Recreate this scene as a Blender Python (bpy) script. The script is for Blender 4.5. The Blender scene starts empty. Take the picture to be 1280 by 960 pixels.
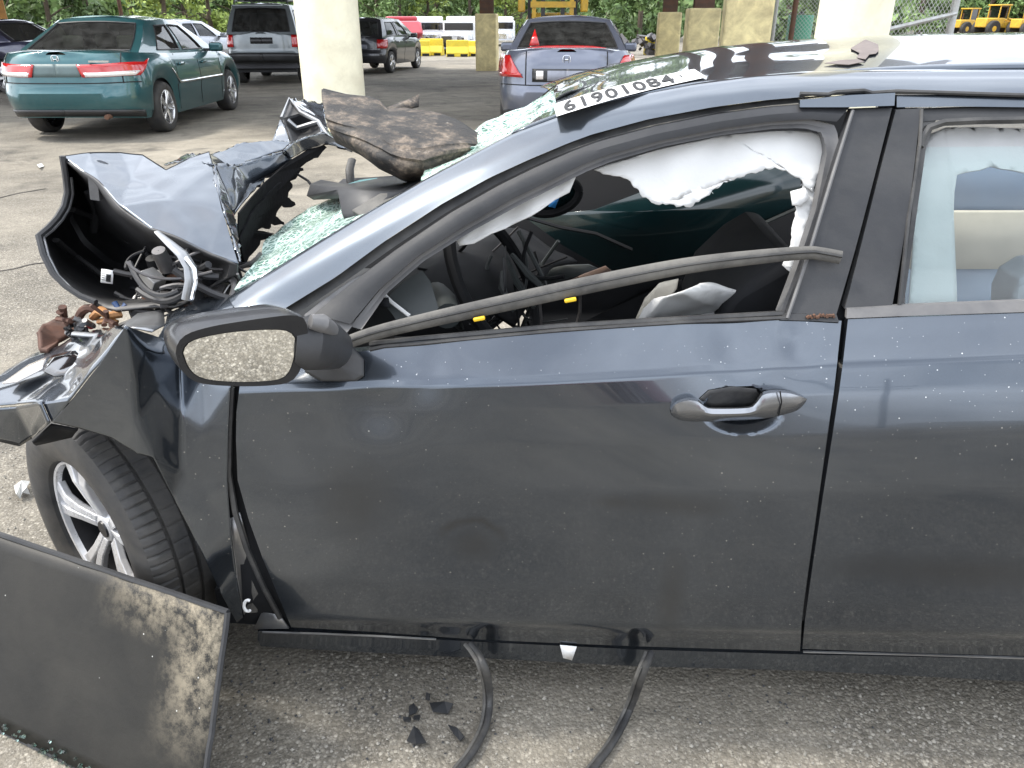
import bpy, bmesh, math, random
import numpy as np
from mathutils import Vector, Matrix, noise as mnoise

sc = bpy.context.scene
COL = sc.collection
R = math.radians
rnd = random.Random(7)

# ------------------------------------------------------------------ camera
CAM_Z, PITCH, YAW, F = 1.46, 25.4, 4.7, 961.0
cd = bpy.data.cameras.new("camera")
cd.sensor_width = 36.0
cd.lens = F / 1280 * 36.0
cd.clip_start = 0.05
cd.clip_end = 2000
cam = bpy.data.objects.new("camera", cd)
COL.objects.link(cam)
cam.location = (0, 0, CAM_Z)
cam.rotation_euler = (R(90 - PITCH), 0, R(YAW))
sc.camera = cam

# ------------------------------------------------------------------ sky, sun, exposure
SUN_EL, SUN_AZ = 55.0, -86.0          # azimuth measured from +Y towards +X
wd = bpy.data.worlds.new("World")
sc.world = wd
wd.use_nodes = True
wn = wd.node_tree
bg = wn.nodes["Background"]
sky = wn.nodes.new("ShaderNodeTexSky")
sky.sky_type = 'NISHITA'
sky.sun_disc = False
sky.sun_elevation = R(SUN_EL)
sky.sun_rotation = R(SUN_AZ)
sky.air_density = 1.0
sky.dust_density = 5.0
sky.ozone_density = 1.0
# thin bright cloud veil, the same kind of cloud all round
tcw = wn.nodes.new("ShaderNodeTexCoord")
cn = wn.nodes.new("ShaderNodeTexNoise"); cn.inputs["Scale"].default_value = 2.2; cn.inputs["Detail"].default_value = 8; cn.inputs["Roughness"].default_value = .6; cn.inputs["Distortion"].default_value = .4
cmap = wn.nodes.new("ShaderNodeMapping"); cmap.inputs["Scale"].default_value = (1, 1, 2.6)
wn.links.new(tcw.outputs["Generated"], cmap.inputs[0]); wn.links.new(cmap.outputs[0], cn.inputs["Vector"])
cr_ = wn.nodes.new("ShaderNodeValToRGB"); cr_.color_ramp.elements[0].position = .40; cr_.color_ramp.elements[0].color = (.38, .38, .38, 1); cr_.color_ramp.elements[1].position = .62; cr_.color_ramp.elements[1].color = (.9, .9, .9, 1)
wn.links.new(cn.outputs["Fac"], cr_.inputs[0])
cm_ = wn.nodes.new("ShaderNodeMix"); cm_.data_type = 'RGBA'
wn.links.new(cr_.outputs[0], cm_.inputs[0]); wn.links.new(sky.outputs[0], cm_.inputs[6]); cm_.inputs[7].default_value = (15.5, 16.4, 17.8, 1)
wn.links.new(cm_.outputs[2], bg.inputs[0])
bg.inputs[1].default_value = 0.15
sl = bpy.data.lights.new("sun", 'SUN')
sl.energy = 2.8
sl.angle = R(8)
sl.color = (1.0, 0.95, 0.86)
sun = bpy.data.objects.new("sun", sl)
COL.objects.link(sun)
sdir = Vector((math.sin(R(SUN_AZ)) * math.cos(R(SUN_EL)), math.cos(R(SUN_AZ)) * math.cos(R(SUN_EL)), math.sin(R(SUN_EL))))
sun.rotation_euler = sdir.to_track_quat('Z', 'Y').to_euler()
sun.location = (0, 0, 30)
sc.view_settings.view_transform = 'Standard'
sc.view_settings.look = 'None'
sc.view_settings.exposure = .55
sc.view_settings.gamma = 1.0

# ------------------------------------------------------------------ measuring helpers (photo pixels 1280x960 -> the place)
_s, _c = math.sin(R(YAW)), math.cos(R(YAW))
_sp, _cp = math.sin(R(PITCH)), math.cos(R(PITCH))
CAM = Vector((0, 0, CAM_Z))

def ray(px, py):
    a = (px - 640) / F
    b = (py - 480) / F
    return Vector((-_s * _cp + a * _c + b * _s * _sp, _c * _cp + a * _s - b * _c * _sp, -_sp - b * _cp))

def U(px, py, Y):
    d = ray(px, py)
    return CAM + d * (Y / d.y)

def G(px, py, z=0.0):
    d = ray(px, py)
    return CAM + d * ((z - CAM_Z) / d.z)

def pix(p):
    v = Vector(p) - CAM
    f = Vector((-_s * _cp, _c * _cp, -_sp)); r = Vector((_c, _s, 0)); u = r.cross(f)
    d = v.dot(f)
    return 640 + F * v.dot(r) / d, 480 - F * v.dot(u) / d

def lerp(a, b, t):
    return a + (b - a) * t

def sstep(a, b, x):
    t = min(1, max(0, (x - a) / (b - a)))
    return t * t * (3 - 2 * t)

def interp(keys, x):
    if x <= keys[0][0]:
        return keys[0][1]
    for (x0, y0), (x1, y1) in zip(keys, keys[1:]):
        if x <= x1:
            return y0 + (y1 - y0) * (x - x0) / (x1 - x0)
    return keys[-1][1]

def pchip(keys, x):
    """monotone smooth interpolation"""
    n = len(keys)
    if x <= keys[0][0]:
        return keys[0][1]
    if x >= keys[-1][0]:
        return keys[-1][1]
    i = 0
    while x > keys[i + 1][0]:
        i += 1
    def slope(k):
        return (keys[k + 1][1] - keys[k][1]) / (keys[k + 1][0] - keys[k][0])
    def tang(k):
        if k == 0:
            return slope(0)
        if k == n - 1:
            return slope(n - 2)
        a, b = slope(k - 1), slope(k)
        return 0 if a * b <= 0 else 2 * a * b / (a + b)
    h = keys[i + 1][0] - keys[i][0]
    t = (x - keys[i][0]) / h
    m0, m1 = tang(i) * h, tang(i + 1) * h
    return ((2 * t**3 - 3 * t**2 + 1) * keys[i][1] + (t**3 - 2 * t**2 + t) * m0 + (-2 * t**3 + 3 * t**2) * keys[i + 1][1] + (t**3 - t**2) * m1)

# ------------------------------------------------------------------ object helpers
def tag(o, label=None, cat=None, group=None, kind=None):
    if label: o["label"] = label
    if cat: o["category"] = cat
    if group: o["group"] = group
    if kind: o["kind"] = kind
    return o

def empty(name, loc=(0, 0, 0), rz=0.0, label=None, cat=None, group=None):
    o = bpy.data.objects.new(name, None)
    o.empty_display_size = 0.2
    COL.objects.link(o)
    o.location = loc
    o.rotation_euler = (0, 0, rz)
    return tag(o, label, cat, group)

def obj(name, verts, faces, mat, parent=None, smooth=True, sharp=40, solid=0.0, off=-1.0, bevel=0.0, bseg=2, sub=0):
    me = bpy.data.meshes.new(name)
    me.from_pydata([tuple(v) for v in verts], [], [tuple(f) for f in faces])
    me.validate()
    return link(name, me, mat, parent, smooth, sharp, solid, off, bevel, bseg, sub)

def link(name, me, mat, parent=None, smooth=True, sharp=40, solid=0.0, off=-1.0, bevel=0.0, bseg=2, sub=0):
    mats = mat if isinstance(mat, (list, tuple)) else [mat]
    for m in mats:
        me.materials.append(m)
    if smooth:
        me.shade_smooth()
        if sharp and not sub:
            me.set_sharp_from_angle(angle=R(sharp))
    o = bpy.data.objects.new(name, me)
    COL.objects.link(o)
    if parent is not None:
        o.parent = parent
    if sub:
        md = o.modifiers.new("subdivision", 'SUBSURF'); md.levels = sub; md.render_levels = sub
    if solid:
        md = o.modifiers.new("thickness", 'SOLIDIFY'); md.thickness = solid; md.offset = off; md.use_even_offset = False
    if bevel:
        md = o.modifiers.new("edge", 'BEVEL'); md.width = bevel; md.segments = bseg; md.limit_method = 'ANGLE'; md.angle_limit = R(35)
    return o

class MB:
    """collects shapes into one mesh"""
    def __init__(s):
        s.v = []; s.f = []
    def add(s, v, f):
        n = len(s.v)
        s.v += [Vector(p) for p in v]
        s.f += [tuple(i + n for i in q) for q in f]
        return s
    def box(s, c, d, m=None):
        x, y, z = d[0] / 2, d[1] / 2, d[2] / 2
        v = [Vector((sx * x, sy * y, sz * z)) for sz in (-1, 1) for sy in (-1, 1) for sx in (-1, 1)]
        if m is not None:
            v = [m @ p for p in v]
        v = [p + Vector(c) for p in v]
        return s.add(v, [(0, 2, 3, 1), (4, 5, 7, 6), (0, 1, 5, 4), (2, 6, 7, 3), (0, 4, 6, 2), (1, 3, 7, 5)])
    def tube(s, pts, r, n=8, cap=True, flat=1.0, up=None):
        pts = [Vector(p) for p in pts]
        m = len(pts)
        rs = r if isinstance(r, (list, tuple)) else [r] * m
        v = []
        prev = Vector(up) if up is not None else None
        for i, p in enumerate(pts):
            t = (pts[min(i + 1, m - 1)] - pts[max(i - 1, 0)]).normalized()
            if prev is None:
                a = Vector((0, 0, 1)) if abs(t.z) < .9 else Vector((1, 0, 0))
            else:
                a = prev
            x = a.cross(t)
            if x.length < 1e-6:
                x = Vector((1, 0, 0)).cross(t)
            x.normalize()
            y = t.cross(x).normalized()
            prev = y
            for k in range(n):
                an = 2 * math.pi * k / n
                v.append(p + x * (rs[i] * math.cos(an)) + y * (rs[i] * flat * math.sin(an)))
        f = [(i * n + k, i * n + (k + 1) % n, (i + 1) * n + (k + 1) % n, (i + 1) * n + k) for i in range(m - 1) for k in range(n)]
        if cap:
            f.append(tuple(range(n - 1, -1, -1)))
            f.append(tuple((m - 1) * n + k for k in range(n)))
        return s.add(v, f)
    def lathe(s, prof, n=32, m=None, closed=False):
        """prof: (r, h) about local Z; m: matrix"""
        k = len(prof)
        v = []
        for i in range(n):
            a = 2 * math.pi * i / n
            for r, h in prof:
                p = Vector((r * math.cos(a), r * math.sin(a), h))
                v.append(m @ p if m is not None else p)
        f = []
        for i in range(n):
            j = (i + 1) % n
            for q in range(k if closed else k - 1):
                q2 = (q + 1) % k
                f.append((i * k + q, j * k + q, j * k + q2, i * k + q2))
        return s.add(v, f)
    def build(s, name, mat, parent=None, **kw):
        return obj(name, s.v, s.f, mat, parent, **kw)

def polyplate(name, pts, mat, parent=None, solid=0.004, **kw):
    """an n-gon (possibly concave) of 3D points, triangulated"""
    bm = bmesh.new()
    vs = [bm.verts.new(p) for p in pts]
    f = bm.faces.new(vs)
    bmesh.ops.triangulate(bm, faces=[f], ngon_method='EAR_CLIP')
    me = bpy.data.meshes.new(name)
    bm.to_mesh(me); bm.free()
    return link(name, me, mat, parent, solid=solid, **kw)

def bake(o):
    """apply an object's modifiers"""
    dg = bpy.context.evaluated_depsgraph_get()
    me = bpy.data.meshes.new_from_object(o.evaluated_get(dg), depsgraph=dg)
    o.modifiers.clear()
    o.data = me
    return o

def cut(o, cutters):
    """boolean-subtract temporary meshes from o, then forget them"""
    tmp = []
    for c in cutters:
        me = bpy.data.meshes.new("temporary")
        me.from_pydata([tuple(v) for v in c.v], [], c.f)
        bm = bmesh.new(); bm.from_mesh(me); bmesh.ops.recalc_face_normals(bm, faces=bm.faces); bm.to_mesh(me); bm.free()
        t = bpy.data.objects.new("temporary", me); COL.objects.link(t); tmp.append(t)
        md = o.modifiers.new("cut", 'BOOLEAN'); md.object = t; md.operation = 'DIFFERENCE'; md.solver = 'EXACT'
    bake(o)
    for t in tmp:
        bpy.data.objects.remove(t)
    return o

def copy_tree(o, parent=None):
    c = o.copy(); COL.objects.link(c)
    if parent is not None:
        c.parent = parent
    for ch in list(o.children):
        copy_tree(ch, c)
    return c

def resample(poly, n):
    """polyline (tuples of any dimension) to n points, equal arc length in the first two"""
    P = np.array(poly, float)
    d = np.r_[0, np.cumsum(np.hypot(*(np.diff(P[:, :2], axis=0).T)))]
    t = np.linspace(0, d[-1], n)
    return np.stack([np.interp(t, d, P[:, k]) for k in range(P.shape[1])], 1)

def smoothline(poly, n):
    """Catmull-Rom through the points, n samples"""
    P = [np.array(p, float) for p in poly]
    P = [2 * P[0] - P[1]] + P + [2 * P[-1] - P[-2]]
    out = []
    k = 12
    for i in range(1, len(P) - 2):
        p0, p1, p2, p3 = P[i - 1:i + 3]
        for j in range(k):
            t = j / k
            out.append(.5 * ((2 * p1) + (-p0 + p2) * t + (2 * p0 - 5 * p1 + 4 * p2 - p3) * t * t + (-p0 + 3 * p1 - 3 * p2 + p3) * t**3))
    out.append(P[-2])
    return resample(out, n)

def loft(curves, rows, spline=False):
    """curves: list of equal-length arrays; rows: list of row counts between curves, or an int in total with a spline across"""
    if spline:
        A = [smoothline([c[i] for c in curves], rows) for i in range(len(curves[0]))]
        return [[A[i][j] for i in range(len(curves[0]))] for j in range(rows)]
    out = []
    for (a, b), r in zip(zip(curves, curves[1:]), rows):
        for j in range(r):
            out.append(list(np.array(a) * (1 - j / r) + np.array(b) * (j / r)))
    out.append(list(curves[-1]))
    return out

def gridmesh(rows):
    n = len(rows[0])
    v = [p for r in rows for p in r]
    f = [(i * n + j, (i + 1) * n + j, (i + 1) * n + j + 1, i * n + j + 1) for i in range(len(rows) - 1) for j in range(n - 1)]
    return v, f

# ------------------------------------------------------------------ materials
MATS = {}
def nodes(name):
    m = bpy.data.materials.new(name)
    m.use_nodes = True
    nt = m.node_tree
    return m, nt, nt.nodes["Principled BSDF"]

def N(nt, typ, **kw):
    n = nt.nodes.new(typ)
    for k, v in kw.items():
        if hasattr(n, k):
            setattr(n, k, v)
        else:
            n.inputs[k].default_value = v
    return n

def coords(nt, scale=(1, 1, 1)):
    tc = N(nt, "ShaderNodeTexCoord")
    mp = N(nt, "ShaderNodeMapping")
    mp.inputs["Scale"].default_value = scale
    nt.links.new(tc.outputs["Object"], mp.inputs[0])
    return mp.outputs[0]

def noise_tex(nt, vec, scale, detail=4, rough=.6, dist=0.0):
    n = N(nt, "ShaderNodeTexNoise")
    n.inputs["Scale"].default_value = scale
    n.inputs["Detail"].default_value = detail
    n.inputs["Roughness"].default_value = rough
    n.inputs["Distortion"].default_value = dist
    nt.links.new(vec, n.inputs["Vector"])
    return n.outputs["Fac"]

def ramp(nt, fac, stops, interp_mode='LINEAR'):
    r = N(nt, "ShaderNodeValToRGB")
    cr = r.color_ramp
    cr.interpolation = interp_mode
    while len(cr.elements) < len(stops):
        cr.elements.new(0.5)
    for e, (p, c) in zip(cr.elements, stops):
        e.position = p
        e.color = (c, c, c, 1) if not isinstance(c, (tuple, list)) else (*c[:3], 1)
    nt.links.new(fac, r.inputs[0])
    return r.outputs[0]

def mixc(nt, fac, a, b, mode='MIX'):
    m = N(nt, "ShaderNodeMix", data_type='RGBA', blend_type=mode)
    for sock, v in ((m.inputs[0], fac), (m.inputs[6], a), (m.inputs[7], b)):
        if hasattr(v, "is_output"):
            nt.links.new(v, sock)
        elif isinstance(v, (tuple, list)):
            sock.default_value = (*v[:3], 1)
        else:
            sock.default_value = v
    return m.outputs[2]

def math_n(nt, op, a, b=0.0, clamp=False):
    m = N(nt, "ShaderNodeMath", operation=op, use_clamp=clamp)
    for sock, v in ((m.inputs[0], a), (m.inputs[1], b)):
        if hasattr(v, "is_output"):
            nt.links.new(v, sock)
        else:
            sock.default_value = v
    return m.outputs[0]

def bump(nt, bs, h, strength=.3, dist=.002):
    b = N(nt, "ShaderNodeBump")
    b.inputs["Strength"].default_value = strength
    b.inputs["Distance"].default_value = dist
    nt.links.new(h, b.inputs["Height"])
    nt.links.new(b.outputs[0], bs.inputs["Normal"])
    return b

def plain(name, col, rough=.6, metal=0.0, var=.25, scale=8.0, bumps=0.0, bscale=60.0, coat=0.0, dirt=None, dirt_amt=.5, dscale=5.0, spec=.5):
    """a colour with procedural variation, optional dirt patches and fine relief"""
    if name in MATS:
        return MATS[name]
    m, nt, bs = nodes(name)
    v = coords(nt)
    nz = noise_tex(nt, v, scale, 5, .65)
    k = ramp(nt, nz, [(.3, 1 - var), (.7, 1 + var * .6)])
    c = mixc(nt, 1.0, col, k, 'MULTIPLY')
    r = ramp(nt, nz, [(.3, max(0, rough - .08)), (.7, min(1, rough + .08))])
    if dirt is not None:
        dn = noise_tex(nt, v, dscale, 6, .7, .4)
        df = ramp(nt, dn, [(.5 - .12, 0.0), (.5 + .16, dirt_amt)])
        c = mixc(nt, df, c, dirt)
    nt.links.new(c, bs.inputs["Base Color"])
    nt.links.new(r, bs.inputs["Roughness"])
    bs.inputs["Metallic"].default_value = metal
    bs.inputs["Coat Weight"].default_value = coat
    bs.inputs["Coat Roughness"].default_value = .05
    bs.inputs["Specular IOR Level"].default_value = spec
    if bumps:
        bump(nt, bs, noise_tex(nt, v, bscale, 4, .7), bumps, .003)
    MATS[name] = m
    return m

def car_paint(name, col, metal=.6, rough=.32, specks=0.0, dust=.15, dustcol=(.22, .20, .17), flake=True, wave=0.0):
    if name in MATS:
        return MATS[name]
    m, nt, bs = nodes(name)
    v = coords(nt)
    nz = noise_tex(nt, v, 3.0, 6, .7, .3)
    c = mixc(nt, 1.0, col, ramp(nt, nz, [(.3, .9), (.7, 1.08)]), 'MULTIPLY')
    # dust film: streaky, blotchy
    st = noise_tex(nt, coords(nt, (9, 9, 2.2)), 1.0, 8, .75, .6)
    blot = noise_tex(nt, v, 2.1, 5, .6, .5)
    df = math_n(nt, 'MULTIPLY', ramp(nt, st, [(.35, .25), (.75, 1.0)]), ramp(nt, blot, [(.3, dust * .35), (.7, dust)]))
    c = mixc(nt, df, c, dustcol)
    nt.links.new(math_n(nt, 'SUBTRACT', metal, math_n(nt, 'MULTIPLY', df, metal * .9)), bs.inputs["Metallic"])
    rr = math_n(nt, 'ADD', rough, math_n(nt, 'MULTIPLY', df, .5))
    nt.links.new(rr, bs.inputs["Roughness"])
    bs.inputs["Coat Weight"].default_value = 1.0
    cr = math_n(nt, 'ADD', .02, math_n(nt, 'MULTIPLY', df, .35))
    nt.links.new(cr, bs.inputs["Coat Roughness"])
    if specks:
        tot = None
        for sca, thr, amt in ((95, .10, .5), (52, .085, .75), (26, .05, .9)):
            vo = N(nt, "ShaderNodeTexVoronoi"); vo.inputs["Scale"].default_value = sca
            vo.inputs["Randomness"].default_value = 1.0
            nt.links.new(v, vo.inputs["Vector"])
            sp = ramp(nt, vo.outputs["Distance"], [(thr * .6, 1.0), (thr, 0.0)])
            sep = N(nt, "ShaderNodeSeparateColor"); nt.links.new(vo.outputs["Color"], sep.inputs[0])
            pick = ramp(nt, sep.outputs[0], [(1 - specks, 0.0), (1 - specks + .02, amt)])
            q = math_n(nt, 'MULTIPLY', sp, pick)
            tot = q if tot is None else math_n(nt, 'MAXIMUM', tot, q)
        big = noise_tex(nt, v, 2.6, 3, .5)
        tot = math_n(nt, 'MULTIPLY', tot, ramp(nt, big, [(.35, .25), (.6, 1.0)]))
        c = mixc(nt, tot, c, (.62, .62, .60))
    nt.links.new(c, bs.inputs["Base Color"])
    if wave:
        b = bump(nt, bs, noise_tex(nt, v, 3.0, 2, .4), wave, .02)
        nt.links.new(b.outputs[0], bs.inputs["Coat Normal"])
    MATS[name] = m
    return m

def glass_mat(name, tint, alpha=.35, rough=.02, spec=.9):
    """thin tinted glass: see-through by a fixed share, with a real fresnel gloss"""
    if name in MATS:
        return MATS[name]
    m = bpy.data.materials.new(name); m.use_nodes = True
    nt = m.node_tree
    for n in list(nt.nodes):
        if n.type != 'OUTPUT_MATERIAL':
            nt.nodes.remove(n)
    out = [n for n in nt.nodes if n.type == 'OUTPUT_MATERIAL'][0]
    tr = N(nt, "ShaderNodeBsdfTransparent"); tr.inputs[0].default_value = (*[alpha * t for t in tint], 1)
    gl = N(nt, "ShaderNodeBsdfGlossy"); gl.inputs["Roughness"].default_value = rough
    gl.inputs[0].default_value = (spec, spec, spec, 1)
    fr = N(nt, "ShaderNodeFresnel"); fr.inputs[0].default_value = 1.5
    mx = N(nt, "ShaderNodeMixShader")
    v = coords(nt)
    dirt = ramp(nt, noise_tex(nt, v, 6, 6, .7), [(.35, .02), (.8, .10)])
    df = N(nt, "ShaderNodeBsdfDiffuse"); df.inputs[0].default_value = (.4, .4, .38, 1)
    mx2 = N(nt, "ShaderNodeMixShader")
    nt.links.new(fr.outputs[0], mx.inputs[0]); nt.links.new(tr.outputs[0], mx.inputs[1]); nt.links.new(gl.outputs[0], mx.inputs[2])
    nt.links.new(dirt, mx2.inputs[0]); nt.links.new(mx.outputs[0], mx2.inputs[1]); nt.links.new(df.outputs[0], mx2.inputs[2])
    nt.links.new(mx2.outputs[0], out.inputs[0])
    MATS[name] = m
    return m
# ================================================================== SETTING
def ground_material():
    m, nt, bs = nodes("asphalt")
    v = coords(nt)
    # exposed aggregate, two sizes
    def stones(scale):
        vo = N(nt, "ShaderNodeTexVoronoi"); vo.inputs["Scale"].default_value = scale
        nt.links.new(v, vo.inputs["Vector"])
        sep = N(nt, "ShaderNodeSeparateColor"); nt.links.new(vo.outputs["Color"], sep.inputs[0])
        return vo.outputs["Distance"], sep.outputs[0], sep.outputs[1]
    d1, r1, g1 = stones(125)
    d2, r2, g2 = stones(270)
    stone = ramp(nt, r1, [(0, (.072, .064, .052)), (.3, (.132, .118, .096)), (.6, (.215, .193, .157)), (.85, (.30, .275, .228)), (1, (.44, .41, .35))])
    fine = ramp(nt, r2, [(0, (.05, .045, .04)), (.5, (.17, .155, .13)), (1, (.36, .335, .29))])
    pick = ramp(nt, g1, [(.42, 0.0), (.5, 1.0)])
    body = mixc(nt, pick, fine, stone)
    gap = ramp(nt, d1, [(.35, 0.0), (.65, .55)])
    body = mixc(nt, gap, body, (.075, .068, .056))
    # large wear: bleached and dusty against dark worn areas
    big = noise_tex(nt, v, .35, 6, .62, .6)
    mid = noise_tex(nt, v, 1.7, 6, .7, .8)
    pale = ramp(nt, big, [(.36, 0.0), (.62, .72)])
    dust = mixc(nt, ramp(nt, mid, [(.3, 0), (.7, 1)]), (.285, .256, .205), (.41, .37, .30))
    c = mixc(nt, pale, body, dust)
    tone = ramp(nt, mid, [(.25, .66), (.5, .88), (.75, 1.02)])
    c = mixc(nt, 1.0, c, tone, 'MULTIPLY')
    # oil stains and damp spots
    oil = noise_tex(nt, v, .9, 5, .6, 1.4)
    c = mixc(nt, ramp(nt, oil, [(.56, 0.0), (.70, .7)]), c, (.06, .056, .05))
    spots = noise_tex(nt, v, 5.5, 4, .7, .3)
    c = mixc(nt, ramp(nt, spots, [(.66, 0.0), (.74, .7)]), c, (.04, .038, .035))
    nt.links.new(c, bs.inputs["Base Color"])
    bs.inputs["Roughness"].default_value = .88
    bs.inputs["Specular IOR Level"].default_value = .3
    h = math_n(nt, 'ADD', math_n(nt, 'MULTIPLY', d1, -1.0), math_n(nt, 'MULTIPLY', d2, -.4))
    bump(nt, bs, h, .55, .005)
    return m

M_GROUND = ground_material()
gv, gf = [], []
xs = [-900, -200, -60, -20, -8, -4, -2, 0, 2, 4, 8, 20, 60, 200, 900]
def ground_z(x, y):
    return 0.012 * math.sin(x * .7 + y * .4) * sstep(5, 12, abs(y) + abs(x))
for y in xs:
    for x in xs:
        gv.append((x, y, 0.0))
n = len(xs)
gf = [(i * n + j, i * n + j + 1, (i + 1) * n + j + 1, (i + 1) * n + j) for i in range(n - 1) for j in range(n - 1)]
tag(obj("ground", gv, gf, M_GROUND, smooth=False), kind="structure")

# dry crack and a wandering patch seam in the yard
M_CRACK = plain("crack_fill", (.05, .045, .04), .95)
def crack(pts, w):
    P = [G(*p) for p in pts]
    L = smoothline([(p.x, p.y) for p in P], 40)
    v, f = [], []
    for i, p in enumerate(L):
        t = L[min(i + 1, 39)] - L[max(i - 1, 0)]
        t = np.array([-t[1], t[0]]) / (np.hypot(*t) + 1e-9)
        j = (mnoise.noise(Vector((p[0] * 3, p[1] * 3, 0)))) * .03
        ww = w * (.5 + .8 * abs(mnoise.noise(Vector((p[0] * 5, p[1] * 5, 3)))))
        v += [(p[0] + t[0] * (j - ww), p[1] + t[1] * (j - ww), .004), (p[0] + t[0] * (j + ww), p[1] + t[1] * (j + ww), .004)]
        if i:
            f.append((2 * i - 2, 2 * i - 1, 2 * i + 1, 2 * i))
    tag(obj("ground_crack", v, f, M_CRACK, smooth=False), kind="structure")
crack([(-40, 258), (4, 247), (28, 241), (58, 236)], .018)
crack([(-60, 345), (10, 338), (40, 331), (75, 327), (120, 322)], .014)

# ------------------------------------------------------------------ overhead canopy that shades the middle of the yard (above the frame)
M_STEEL = plain("rusted_steel", (.10, .065, .05), .8, .3, .4, 6, .3, 40, dirt=(.16, .07, .035), dirt_amt=.8)
M_DECK = plain("corrugated_roof", (.16, .15, .14), .7, .2, .25, 3)
can = empty("shed_roof", (-13, 18.9, 0), 0, "long flat steel shed roof on columns above the parked cars", "roof")
def canopy():
    X0, X1, Y0, Y1, H = -32, 18.5, -7.0, 8.1, 7.2
    v, f = [], []
    k = 0
    nx = 245
    for i in range(nx):
        x = X0 + (X1 - X0) * i / (nx - 1)
        z = H + (.05 if i % 4 in (1, 2) else 0)
        v += [(x, Y0, z), (x, Y1, z)]
        if i:
            f.append((2 * i - 2, 2 * i, 2 * i + 1, 2 * i - 1))
    obj("roof_sheet", v, f, M_DECK, can, smooth=False, solid=.02)
    for yy in (Y0 + .3, -2.6, 2.6, Y1 - .3):
        b = MB()
        b.box(((X0 + X1) / 2, yy, H - .06), (X1 - X0, .3, .03)); b.box(((X0 + X1) / 2, yy, H - .3), (X1 - X0, .02, .46)); b.box(((X0 + X1) / 2, yy, H - .54), (X1 - X0, .3, .03))
        b.build("roof_beam", M_STEEL, can, smooth=False)
canopy()

# ------------------------------------------------------------------ pillars
M_CREAM = plain("cream_paint", (.80, .76, .58), .55, 0, .10, 2.5, .15, 20, dirt=(.42, .36, .24), dirt_amt=.35, dscale=3)
M_CREAM2 = plain("weathered_cream_paint", (.84, .72, .38), .75, 0, .2, 3, .25, 30, dirt=(.25, .19, .11), dirt_amt=.6, dscale=2.2)
def round_pillar(name, px, w_px, Y, label, sink=0.0, h=7.1):
    b = U(px, 20, Y)
    dep = (Vector(b) - CAM).dot(Vector((-_s * _cp, _c * _cp, -_sp)))
    r = w_px / 2 * dep / F
    e = empty(name, (b.x, Y, 0), 0, label, "pillar", "tall cream pillars carrying the shed roof")
    MB().lathe([(r * 1.0, -.05), (r * 1.0, .5), (r * .985, 2.0), (r * .96, h)], 40).build("shaft", M_CREAM, e)
    MB().lathe([(r * 1.22, -.05), (r * 1.22, .12), (r * 1.18, .15), (r * .9, .16)], 40).build("foot", M_CREAM2, e)
    return e
round_pillar("round_pillar", 409, 79, 10.6, "thick round cream pillar behind the raised hood, between two parked cars")
round_pillar("round_pillar", 1068, 88, 8.6, "thick round white pillar behind the roof of the grey wreck, left of the leaning fence panel", h=7.1)

def encased_column(px, w_px, top_y, Y, label, d=.62, steel=True, wide=None):
    p0 = U(px, top_y, Y)
    dep = (Vector(p0) - CAM).dot(Vector((-_s * _cp, _c * _cp, -_sp)))
    w = w_px * dep / F
    e = empty("encased_column", (p0.x, Y + d / 2, 0), R(rnd.uniform(-4, 4)), label, "column", "steel columns cased in cream concrete")
    MB().box((0, 0, p0.z / 2 - .03), (w, d, p0.z + .06)).build("concrete_casing", M_CREAM2, e, bevel=.04, smooth=False)
    if steel:
        b = MB()
        h = 7.1 - p0.z
        zc = p0.z + h / 2
        b.box((0, -.12, zc), (w * .62, .03, h)); b.box((0, .12, zc), (w * .62, .03, h)); b.box((0, 0, zc), (.03, .21, h))
        b.build("steel_column", M_STEEL, e, smooth=False)
    return e
encased_column(607, 27, 17, 25.6, "far cream cased column with a dark steel post on top, left of the blue sedan")
encased_column(839, 29, 15, 21.0, "narrow cream cased column, leftmost of the three right of the blue sedan")
encased_column(882, 40, 10, 19.0, "wider cream cased column, middle one of the three right of the blue sedan")
encased_column(944, 60, -30, 15.5, "broad cream cased column running out of the top, rightmost of the three beside the blue sedan")

# ------------------------------------------------------------------ trees
M_BARK = plain("bark", (.10, .075, .055), .9, 0, .35, 9, .5, 40)
def leaf_mat(name, a, b):
    m, nt, bs = nodes(name)
    v = coords(nt)
    nz = noise_tex(nt, v, 1.3, 4, .7)
    fine = N(nt, "ShaderNodeNewGeometry")
    c = mixc(nt, ramp(nt, nz, [(.35, 0), (.65, 1)]), a, b)
    c = mixc(nt, 1.0, c, ramp(nt, fine.outputs["Random Per Island"], [(0, .6), (1, 1.35)]), 'MULTIPLY')
    nt.links.new(c, bs.inputs["Base Color"])
    bs.inputs["Roughness"].default_value = .6
    bs.inputs["Subsurface Weight"].default_value = 0
    bs.inputs["Transmission Weight"].default_value = 0
    return m
LEAVES = [leaf_mat("deep_green_leaf", (.075, .13, .04), (.13, .20, .06)),
          leaf_mat("mid_green_leaf", (.12, .20, .06), (.18, .27, .085)),
          leaf_mat("yellow_green_leaf", (.22, .31, .06), (.31, .38, .09))]
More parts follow.
